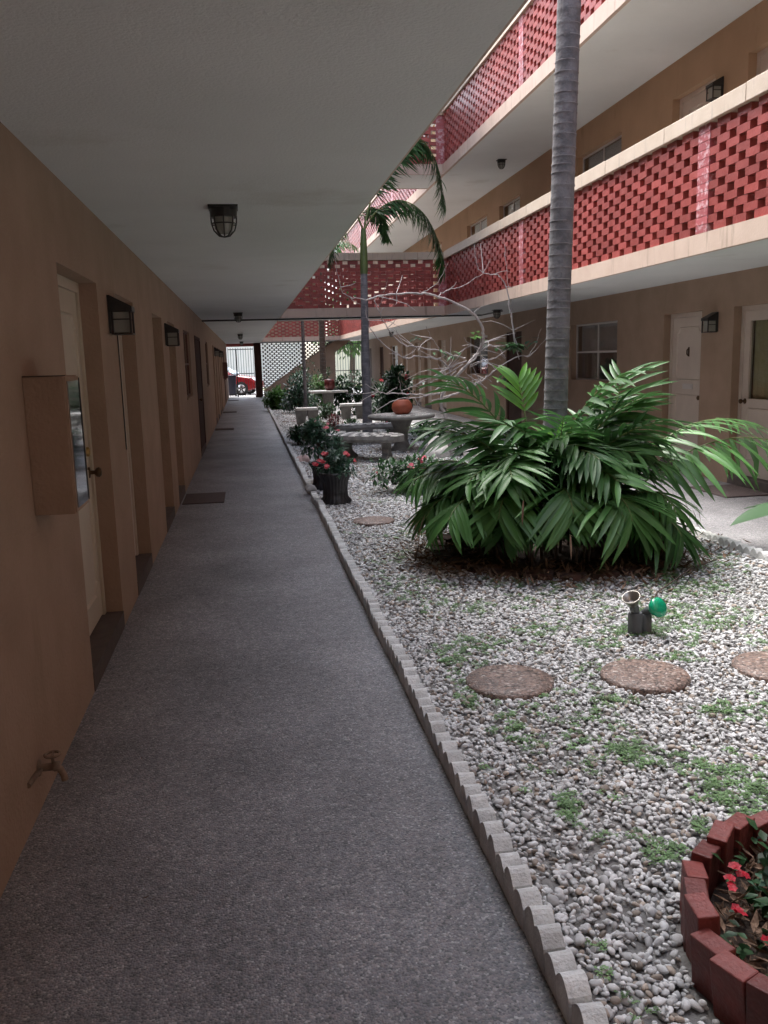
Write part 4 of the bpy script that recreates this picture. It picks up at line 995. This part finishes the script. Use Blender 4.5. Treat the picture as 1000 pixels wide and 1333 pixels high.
frond_path([(2.30,Y2,3.9),(2.1,Y2-.1,4.3),(1.9,Y2-.15,4.15),(1.72,Y2-.2,3.7),(1.62,Y2-.2,3.35)],.34,26,'frond',303,.9)
frond_path([(2.30,Y2,3.9),(2.0,Y2+.3,4.8),(1.3,Y2+.2,5.3),(.9,Y2+.1,4.9)],.42,26,'frond',305,.9)
frond_path([(2.30,Y2,3.9),(2.5,Y2+.5,4.4),(2.75,Y2+.9,4.35),(2.9,Y2+1.1,3.95)],.3,20,'frond',306,.9)

def slim_palm(x,y,rr,h,label,m='palm_bark'):
    t=thing('palm_tree',label,'palm tree',(x,y,0)); palm_trunk([((0,0,0),rr*1.2),((0,0,.5),rr),((.02,0,h),rr*.85)],.12,12,parent=t,m=m)
    me_=[pinnate(1.6,55,110,i+400,nl=22,leafL=.4) for i in range(2)]
    for i in range(8): part('frond',me_[i%2],t,(.02,0,h),(0,0,i*2.4))
slim_palm(1.62,24.6,.050,4.6,'pale slim palm trunk left of centre beyond the bridge, before the stair screen')
slim_palm(2.62,30.0,.11,4.9,'brownish palm trunk beyond the bridge at the right end of the stairs','bark_brown')

# ------------------------------------------------------------------ bare branching shrub (traced to its own depth)
def ipx(px,py,Y):
    """point on the plane y=Y seen at that photo pixel (used once to place real branches in space)"""
    d=f+r2*((px-500)/1130)-u2*((py-666.5)/1130); t_=Y/d.y; return V((0,0,H))+d*t_
tr=thing('frangipani_tree','leafless pale-branched small tree with curling branches in front of the bridge','tree')
BRN=[ # (px points, radius start, end, depth start, depth end)
 ([(590,604),(584,570),(579,540),(574,518),(594,490),(613,470),(622,460)],.040,.030,13.0,12.9),
 ([(622,460),(628,447),(629,433),(622,416),(606,401),(571,386),(548,382),(516,382),(493,386),(477,391)],.034,.014,12.9,12.2),
 ([(477,391),(455,386),(443,374),(437,339),(436,320)],.010,.004,12.2,12.0),
 ([(549,381),(570,368),(584,342)],.009,.003,12.5,12.3),([(571,386),(580,379),(603,371),(629,355),(638,339)],.010,.003,12.6,12.9),
 ([(615,411),(624,401),(638,397)],.008,.003,12.8,12.7),([(499,381),(503,372),(506,361)],.006,.002,12.3,12.2),([(487,391),(494,398),(499,388)],.006,.002,12.3,12.2),
 ([(606,466),(592,463),(573,457),(539,451),(526,449),(504,427),(496,409),(500,400)],.019,.006,12.95,12.4),
 ([(587,484),(575,470),(569,467),(544,464),(525,465),(502,450),(487,435),(479,417),(476,398)],.019,.006,12.95,12.6),
 ([(618,318),(619,338),(623,350),(631,356),(643,357),(650,359),(659,373),(663,395),(669,434),(675,458)],.006,.018,13.4,13.2),
 ([(657,318),(659,345),(664,385),(668,430),(676,468)],.006,.010,13.6,13.3),
 ([(574,518),(600,510),(619,500),(631,493),(645,481),(670,465),(688,463),(700,453),(712,440)],.024,.005,13.0,13.1),
 ([(686,465),(697,450),(705,427)],.010,.004,13.1,13.1),
 ([(604,478),(620,465),(628,455),(636,450),(643,451),(652,457),(659,466)],.016,.006,12.9,12.7),
 ([(573,512),(557,514),(530,513),(504,512),(493,510),(475,500)],.022,.006,13.0,12.4),
 ([(594,483),(575,503),(555,515),(532,518),(511,522),(493,533),(486,540)],.017,.004,12.9,12.3),
 ([(541,518),(548,533),(556,534)],.008,.003,12.7,12.5),([(552,515),(545,524),(549,529)],.007,.003,12.7,12.6),
 ([(608,470),(585,479),(562,490),(539,502),(523,509)],.015,.004,12.9,12.4),([(603,474),(585,485),(569,493),(546,508)],.014,.004,12.9,12.5),
 ([(562,522),(580,518),(599,509),(617,500),(629,492)],.009,.010,12.8,13.0),
 ([(573,518),(590,500),(608,498),(627,500),(634,506)],.015,.005,13.0,12.7),
 ([(555,425),(562,440),(573,456),(583,466)],.004,.010,12.6,12.9),([(525,514),(521,500),(519,490)],.009,.003,12.6,12.4),
 ([(540,451),(537,460),(540,470)],.005,.002,12.7,12.6),([(640,497),(632,488),(629,480)],.008,.003,13.0,12.9),
 ([(612,478),(630,470),(645,466),(652,470)],.008,.003,12.9,13.1),([(650,432),(655,420),(645,405),(626,415)],.0,.0,13,13)]
for pts_,ra,rb,da,db in BRN:
    if ra==0: continue
    P_=[ipx(a,c,da+(db-da)*i/(len(pts_)-1)) for i,(a,c) in enumerate(pts_)]; Q=[]; n=len(P_)
    for i in range(n-1):
        p0,p1,p2,p3=P_[max(i-1,0)],P_[i],P_[i+1],P_[min(i+2,n-1)]
        for k_ in range(5):
            t_=k_/5; Q.append(.5*((2*p1)+(-p0+p2)*t_+(2*p0-5*p1+4*p2-p3)*t_*t_+(-p0+3*p1-3*p2+p3)*t_**3))
    Q.append(P_[-1]); rg_=random.Random(n); Q=[q if i in (0,len(Q)-1) else q+V((rg_.uniform(-1,1),rg_.uniform(-1,1),rg_.uniform(-1,1)))*.012 for i,q in enumerate(Q)]; b=MB(); b.tube(Q,[(ra+(rb-ra)*i/(len(Q)-1))*.70*(1+.13*math.sin(i*2.1)) for i in range(len(Q))],7); b.build('trunk' if ra>=.04 else 'branch','bark_light',tr)
rgt=random.Random(88)
for pts_,ra,rb,da,db in BRN:
    if ra==0 or len(pts_)<4: continue
    for k_ in range(6 if pts_[0][1]>455 else 2):
        i=rgt.randrange(1,len(pts_)-1); a_,c_=pts_[i]; d_=da+(db-da)*i/(len(pts_)-1); p=ipx(a_,c_,d_)
        if p.z<1.05: continue
        dr_=V((rgt.uniform(-1,1),rgt.uniform(-.5,.5),rgt.uniform(-.25,.7))).normalized(); ln=rgt.uniform(.15,.55); cv=V((rgt.uniform(-.3,.3),rgt.uniform(-.3,.3),rgt.uniform(-.4,.3)))
        b=MB(); b.tube([p,p+dr_*ln*.4+cv*ln*.12,p+dr_*ln*.75+cv*ln*.4,p+dr_*ln+cv*ln],[.0065,.0055,.004,.0025],5); b.build('twig','bark_light',tr)
def tuft(px,py,Y,n,L_,m,seed):
    rg_=random.Random(seed); b=MB(); c=ipx(px,py,Y)
    for i in range(n):
        a=rg_.uniform(0,6.28); leaf(b,c+V((rg_.gauss(0,.06),rg_.gauss(0,.06),rg_.gauss(0,.03))),V((math.cos(a),math.sin(a),rg_.uniform(-.4,.25))),V((0,0,1)),L_*rg_.uniform(.6,1.2),L_*.38,0,.15,.25,3)
    b.build('leaf_tuft',m,tr)
tuft(668,450,13.2,26,.22,'leaf_mid',1); tuft(690,444,13.2,6,.2,'leaf_blue',2); tuft(652,449,13.2,8,.2,'leaf_mid',3)
tuft(618,436,12.9,6,.17,'leaf_fresh',4); tuft(590,464,12.9,9,.16,'leaf_mid',5); tuft(571,458,12.9,5,.12,'leaf_mid',6); tuft(541,441,12.8,6,.12,'leaf_blue',7); tuft(655,492,13.1,9,.14,'leaf_mid',8); tuft(560,498,12.8,4,.1,'leaf_blue',9)

# ------------------------------------------------------------------ concrete garden furniture
def disc_table(x,y,rr,h,label,seat=False,rz=0,cat='table',name='garden_table'):
    t=thing(name,label,cat,(x,y,.03),rz)
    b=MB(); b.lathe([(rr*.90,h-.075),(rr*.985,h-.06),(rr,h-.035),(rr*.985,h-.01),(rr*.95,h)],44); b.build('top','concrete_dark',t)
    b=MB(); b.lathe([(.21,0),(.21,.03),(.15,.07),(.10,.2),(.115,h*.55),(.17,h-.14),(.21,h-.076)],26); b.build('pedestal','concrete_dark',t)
    # checker inlay
    for mi,mm in ((0,'tile_white'),(1,'tile_dark')):
        q=MB(); s_=.075; n=int(rr*.84/s_)+1
        for i in range(-n,n):
            for j in range(-n,n):
                cx,cy=(i+.5)*s_,(j+.5)*s_
                if math.hypot(cx,cy)<rr*.84 and (i+j)%2==mi: q.box((cx-s_/2+.002,cy-s_/2+.002,h-.004),(cx+s_/2-.002,cy+s_/2-.002,h+.003))
        o=q.build('mosaic_tiles',mm,t,kind='stuff')
    return t
def arc_bench(x,y,h,label,rin,rout,a0,a1,checker=True,name='garden_bench'):
    """curved concrete bench with two legs, centre of curvature at (x,y)"""
    t=thing(name,label,'bench',(x,y,.03)); n=20; b=MB(); ring=[(rin,h-.09),(rin-.014,h-.045),(rin,h),(rout,h),(rout+.014,h-.045),(rout,h-.09)]
    vs=[]
    for i in range(n+1):
        q=i/n; a=a0+(a1-a0)*q; end=min(q,1-q)*n; sq=math.sqrt(min(1,(end+.35)/3)); mid=(rin+rout)/2
        for (rr,z) in ring: rr2=mid+(rr-mid)*sq; vs.append((rr2*math.cos(a),rr2*math.sin(a),z))
    m=len(ring); fs=[(i*m+k_,i*m+(k_+1)%m,(i+1)*m+(k_+1)%m,(i+1)*m+k_) for i in range(n) for k_ in range(m)]
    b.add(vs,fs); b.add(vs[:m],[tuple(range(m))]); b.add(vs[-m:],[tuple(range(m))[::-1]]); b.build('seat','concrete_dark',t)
    mid=(rin+rout)/2
    for q in (.2,.8):
        a=a0+(a1-a0)*q; M=Matrix.Translation((mid*math.cos(a),mid*math.sin(a),0))@Matrix.Rotation(a,4,'Z'); l=MB()
        w_=(rout-rin)*.40; P_=[(-w_,0),(w_,0),(w_,.05),(w_*.62,.12),(w_*.55,h*.5),(w_*.8,h-.12),(w_,h-.072),(-w_,h-.072),(-w_*.8,h-.12),(-w_*.55,h*.5),(-w_*.62,.12),(-w_,.05)]
        k_=len(P_); vs2=[M@V((p[0],-.045,p[1])) for p in P_]+[M@V((p[0],.045,p[1])) for p in P_]
        l.add(vs2,[tuple(range(k_)),tuple(range(2*k_-1,k_-1,-1))]+[(i,i+k_,(i+1)%k_+k_,(i+1)%k_) for i in range(k_)]); l.build('leg','concrete_dark',t)
    if checker:
        for mi,mm in ((0,'tile_white'),(1,'tile_dark')):
            qd=MB(); na=15; nr=4
            for i in range(1,na-1):
                for j in range(nr):
                    if (i+j)%2!=mi: continue
                    aa=a0+(a1-a0)*(i+.04)/na; ab=a0+(a1-a0)*(i+.96)/na; ra=rin+.03+(rout-rin-.06)*(j+.04)/nr; rb=rin+.03+(rout-rin-.06)*(j+.96)/nr
                    p=[(ra*math.cos(aa),ra*math.sin(aa)),(rb*math.cos(aa),rb*math.sin(aa)),(rb*math.cos(ab),rb*math.sin(ab)),(ra*math.cos(ab),ra*math.sin(ab))]
                    qd.add([(*c,h-.003) for c in p]+[(*c,h+.006) for c in p],[(0,3,2,1),(4,5,6,7),(0,1,5,4),(1,2,6,5),(2,3,7,6),(3,0,4,7)])
            qd.build('mosaic_tiles',mm,t,kind='stuff')
    return t
disc_table(2.53,14.35,.565,.62,'round concrete table with mosaic top carrying the orange pot')
arc_bench(2.45,14.2,.40,'curved checker-topped concrete bench nearest the viewer, before the round table',.86,1.56,R(201),R(264))
arc_bench(2.50,14.2,.40,'curved concrete bench just behind the near checkered one, left of the table',1.12,1.55,R(118),R(172),checker=False) if False else None
arc_bench(2.2,14.4,.38,'curved concrete bench behind the round table by the slender palm',1.10,1.52,R(60),R(118))
b=MB(); b.lathe([(.10,0),(.145,.03),(.175,.10),(.165,.17),(.12,.225),(.115,.235),(.095,.235),(.09,.21),(.001,.20)],28); tag(b.build('orange_pot','pot_orange',loc=(2.54,14.3,.655)),'round glossy orange pot standing on the mosaic table','pot')
# far set
def slab_bench(x,y,w_,d_,h,label,m='concrete',name='garden_bench',cat='bench',ped=.3):
    t=thing(name,label,cat,(x,y,.03))
    b=MB(); b.box((-w_/2,-d_/2,h-.06),(w_/2,d_/2,h)); b.build('top',m,t,bevel=.015)
    for s_ in((-1,1) if ped else (0,)):
        b=MB(); cx=s_*w_*.28; b.add([(cx-.09,-d_*.38,0),(cx+.09,-d_*.38,0),(cx+.09,d_*.38,0),(cx-.09,d_*.38,0),(cx-.13,-d_*.42,h-.061),(cx+.13,-d_*.42,h-.061),(cx+.13,d_*.42,h-.061),(cx-.13,d_*.42,h-.061)],[(0,3,2,1),(4,5,6,7),(0,1,5,4),(1,2,6,5),(2,3,7,6),(3,0,4,7)]); b.build('leg','concrete_dark',t)
slab_bench(1.42,21.3,.52,.40,.42,'short pale-topped concrete bench nearest the left walkway')
slab_bench(2.72,22.6,.68,.40,.42,'pale concrete bench at the right of the far table')
slab_bench(2.22,24.2,1.05,.8,.72,'tall pale concrete table with a red pot on top, beyond the bridge',name='garden_table',cat='table',ped=0)
slab_bench(1.5,27.6,.7,.4,.42,'farthest pale concrete bench beside the bright green bush')
b=MB(); b.lathe([(.09,0),(.14,.06),(.15,.2),(.13,.3),(.001,.31)],20); tag(b.build('red_pot','pot_red',loc=(2.28,24.2,.752)),'dark red pot standing on the far concrete table','pot')

# ------------------------------------------------------------------ pots, shrubs, rocks
def planter(x,y,label,sc_=1):
    t=thing('fluted_planter',label,'planter',(x,y,.035)); 
    b=MB(); b.lathe([(.165,0),(.17,.035),(.135,.075),(.128,.15),(.140,.25),(.175,.315),(.18,.34),(.160,.345),(.150,.31),(.001,.305)],72,flute=.035,nf=24); b.build('pot','pot_black',t)
    b=MB(); b.lathe([(.15,.306),(.10,.318),(.001,.322)],20); b.build('soil','soil',t)
    t.scale=(sc_,)*3; return t
t=planter(.895,9.30,'black fluted planter with red flowers beside the walkway, the nearer one')
def potted(x,y,z,label,cat,rad,n,L_,m,fl,fm,seed,stems=6,name='potted_plant',fr=.03,clumps=9):
    t=thing(name,label,cat,(x,y,z)); shrub(t,(0,0,rad[2]*.9),rad,n,L_,m,seed,.45,stems,clumps)
    rg_=random.Random(seed+1)
    for i in range(fl):
        a=rg_.uniform(math.pi,2*math.pi) if rg_.random()<.75 else rg_.uniform(0,6.28); el=rg_.uniform(.0,1.2); b=MB(); c=V((rad[0]*.95*math.cos(a)*math.cos(el),rad[1]*.95*math.sin(a)*math.cos(el),rad[2]*.9+rad[2]*.95*math.sin(el)))
        for q in range(3): flower(b,c+V((rg_.uniform(-.02,.02),rg_.uniform(-.02,.02),rg_.uniform(-.01,.02))),fr,rg_)
        b.build('flower',fm,t)
    return t
potted(.895,9.30,.345,'green plant with red flowers growing in the nearer black planter','flowering plant',(.24,.22,.13),620,.062,'leaf_blue',9,'flower_red',31)
planter(.87,10.45,'black fluted planter almost hidden behind the nearer one',.95)
potted(.87,10.45,.36,'tall bushy green plant in the farther black planter','potted plant',(.27,.27,.25),1100,.075,'leaf_blue',2,'flower_pink',33)
potted(1.80,9.85,.03,'low bush with pink-red flowers left of the palm clump','flowering bush',(.46,.34,.22),1500,.075,'leaf_mid',9,'flower_pink',35,clumps=16)
potted(2.25,9.3,.03,'low plain green bush between the pink bush and palm clump','bush',(.35,.3,.18),700,.075,'leaf_mid',0,'flower_pink',36,clumps=12)
potted(.90,16.0,.03,'low dark bush spilling over the walkway edging','bush',(.30,.40,.20),900,.09,'leaf_dark',0,'flower_red',37)
potted(1.02,28.6,.03,'spiky green plant beside the far end of the walkway','plant',(.42,.5,.34),700,.22,'leaf_fresh',0,'flower_red',38)
potted(1.55,26.3,.03,'broad bright green shrub beyond the pale benches','shrub',(.55,.5,.62),1900,.12,'leaf_blue',0,'flower_red',39,clumps=16)
potted(2.15,27.4,.03,'yellowish green shrub right of the broad bright one','shrub',(.50,.5,.55),1300,.12,'leaf_fresh',0,'flower_red',40,clumps=12)
potted(2.0,31.5,.03,'tall dark shrub with airy top before the stairs','shrub',(.50,.5,.78),1500,.10,'leaf_dark',0,'flower_red',41,clumps=18)
potted(3.15,18.9,.03,'tall dark green bush with orange-red flowers right of the slender palm','flowering bush',(.50,.45,.72),2600,.13,'leaf_dark',5,'flower_red',42,clumps=16,fr=.055)
potted(2.95,24.5,.03,'dense dark green bush left of the slender palm by the far bench','bush',(.62,.6,.58),1900,.13,'leaf_dark',0,'flower_red',43,clumps=14)
potted(3.35,22.0,.03,'dark green bush between the right walkway and the slender palm','bush',(.4,.5,.5),1200,.12,'leaf_dark',0,'flower_red',45,clumps=12)
potted(1.85,19.3,.03,'small reddish-leaved bush at the left foot of the slender palm','bush',(.28,.22,.17),420,.08,'leaf_red',0,'flower_red',46)
potted(1.55,18.6,.03,'small green bush left of the reddish one','bush',(.22,.2,.17),360,.07,'leaf_fresh',2,'flower_pink',47)
potted(2.15,18.2,.03,'small leafy bush at the foot of the slender palm','bush',(.3,.2,.16),420,.07,'leaf_mid',0,'flower_red',48)
potted(2.9,17.4,.03,'low green bush right of the slender palm foot','bush',(.3,.25,.17),420,.07,'leaf_mid',3,'flower_pink',49)
potted(3.35,15.9,.03,'low dark ground bush behind the round table','bush',(.42,.4,.20),700,.085,'leaf_dark',0,'flower_red',50)
potted(3.3,13.2,.03,'low dark bush at the foot of the bare tree','bush',(.3,.3,.18),420,.085,'leaf_dark',0,'flower_red',51)
potted(2.0,22.9,.03,'small leafy plant between the pale benches','plant',(.35,.3,.22),500,.08,'leaf_mid',0,'flower_red',52)
potted(3.05,34.0,.9,'small plant hanging at the right end of the stairs','hanging plant',(.3,.3,.22),300,.09,'leaf_dark',0,'flower_red',53,0)

def rock(x,y,rr,label,m='white_rock',seed=0,h=.7,grp=None):
    b=MB(); b.blob((0,0,0),(rr,rr*.8,rr*h),seed,.32,3); o=b.build('rock',m,loc=(x,y,.03+rr*h*.45)); tag(o,label,'rock',grp)
rock(.735,10.9,.075,'white rock leaning on the edging beside the far black planter',seed=1); rock(.70,10.2,.085,'pale rock at the break in the edging beside the planters',seed=2)
rock(.80,13.4,.10,'pinkish rock between the planters and dark low bush','pink_rock',seed=3)
rock(1.15,15.1,.09,'pinkish pale rock beside the low dark bush','pink_rock',seed=14)
rock(2.95,13.2,.26,'big rough white rock right of the round table',seed=5,h=.8); rock(3.28,12.6,.20,'rough white rock next to the biggest white rock',seed=6)
rg=random.Random(77)
for i in range(26):
    a=2*math.pi*i/26; rock(2.27+.78*math.cos(a)*1.15,17.0+.85*math.sin(a),rg.uniform(.06,.085),'fist-sized pale rock in the ring round the slender palm','pink_rock' if rg.random()<.4 else 'white_rock',i+20,.8,'pale rocks ringed round the slender palm')
rg=random.Random(78)
for i in range(10): rock(1.25+.22*i+rg.uniform(-.05,.05),20.2+rg.uniform(-.1,.1),rg.uniform(.05,.09),'small pale rock in the row before the far benches','white_rock',i+60,.8,'pale rocks in a row before the far benches')

# broad leaf plant entering at the right
t=thing('broad_leaf_plant','plant whose big glossy leaf reaches in from the right border','plant',(3.42,4.55,.03))
b=MB()
for i,(az,el,L0) in enumerate([(176,10,.52),(120,35,.45),(60,30,.5),(-30,30,.5),(230,45,.4),(-80,40,.45)]):
    q=V((math.cos(R(az))*.16,math.sin(R(az))*.16,.62-.05*i)); b=MB(); b.tube([(0,0,0),(q.x*.3,q.y*.3,.35),q],[.012,.009,.006],6,1)
    leaf(b,q,V((math.cos(R(az)),math.sin(R(az)),math.sin(R(el))*.2)),V((0,0,1)),L0,.25,0,.18,.22,7); b.build('leaf',['leaf_mid','frond_stem'],t)

# twin garden spotlight
t=thing('garden_spotlight','dark twin-head garden spotlight, one lens silver and one green, before the palm clump','spotlight',(2.06,4.33,.03))
b=MB(); b.lathe([(.042,0),(.042,.12),(.036,.132)],8,(-.018,0,0)); b.build('junction_box','spot_body',t)
b=MB(); b.lathe([(.038,-.03),(.038,.105),(.030,.118)],8,(.045,.012,0)); b.build('junction_box','spot_body',t)
def head(cx,cy,cz,dirv,big,m,nm):
    d=V(dirv).normalized(); Mx=d.to_track_quat('Z','Y').to_matrix().to_4x4()
    b=MB(); b.lathe([(.016,-.02),(.022,.0),(.026,.03),(.024,.055)],14,(cx,cy,cz),M=Mx); h_=b.build('lamp_holder','spot_body',t)
    b=MB(); b.lathe([(.020,.045),(.032,.065),(big,.11),(big+.002,.118),(big-.004,.120),(big-.010,.117)],24,(cx,cy,cz),M=Mx)
    if m=='spot_green': b=MB(); b.lathe([(.022,.045),(.040,.07),(big,.095),(big+.001,.112),(big*.8,.122),(big*.4,.127),(.001,.128)],26,(cx,cy,cz),M=Mx)
    else:
        b=MB(); b.lathe([(.018,.045),(.030,.060),(big,.105),(big+.002,.112),(big-.004,.112),(.028,.066),(.012,.058),(.001,.075)],26,(cx,cy,cz),M=Mx)
    b.build(nm,m,h_)
head(-.018,0,.135,(-.45,-.35,1.0),.050,'spot_silver','reflector'); head(.045,.012,.125,(.38,-.95,.55),.054,'spot_green','lens')
b=MB(); b.tube([(-.018,0,.13),(-.018,.01,.16)],.012,8); b.tube([(.045,.012,.115),(.045,.012,.14)],.012,8); b.build('swivel','spot_silver',t)

# cord along the gravel, twig
b=MB(); b.tube([(2.10,4.38,.06),(2.5,5.0,.065),(3.0,5.5,.07),(3.3,5.7,.07)],.006,6); tag(b.build('garden_cable','bark_brown'),'thin brown cable running from the spotlight across the gravel','cable')
b=MB(); b.tube([(1.20,6.35,.04),(1.22,6.3,.17),(1.28,6.2,.16),(1.40,6.1,.05)],[.006,.005,.005,.006],6); tag(b.build('fallen_twig','bark_brown'),'thin bent dark twig on the gravel left of the palm clump','twig')

# trees across the street
def street_tree(x,y,h,rr,label,seed):
    t=thing('street_tree',label,'tree',(x,y,-.1)); b=MB(); b.tube([(0,0,0),(.1,0,h*.3),(.0,.1,h*.55)],[.22,.17,.1],10); b.build('trunk','bark_brown',t)
    shrub(t,(0,0,h*.68),(rr,rr,h*.36),2600,.42,'tree_leaf',seed,.5,0,22,'crown',zbase=1.5)
street_tree(6.6,55,6.5,2.4,'leafy green tree seen through the fence right of the stairs',5)
street_tree(-5.5,57,6,2.0,'leafy tree beyond the iron gate across the street',6)
street_tree(.2,66,7,2.0,'leafy tree rising behind the pale house beyond the gate',7)
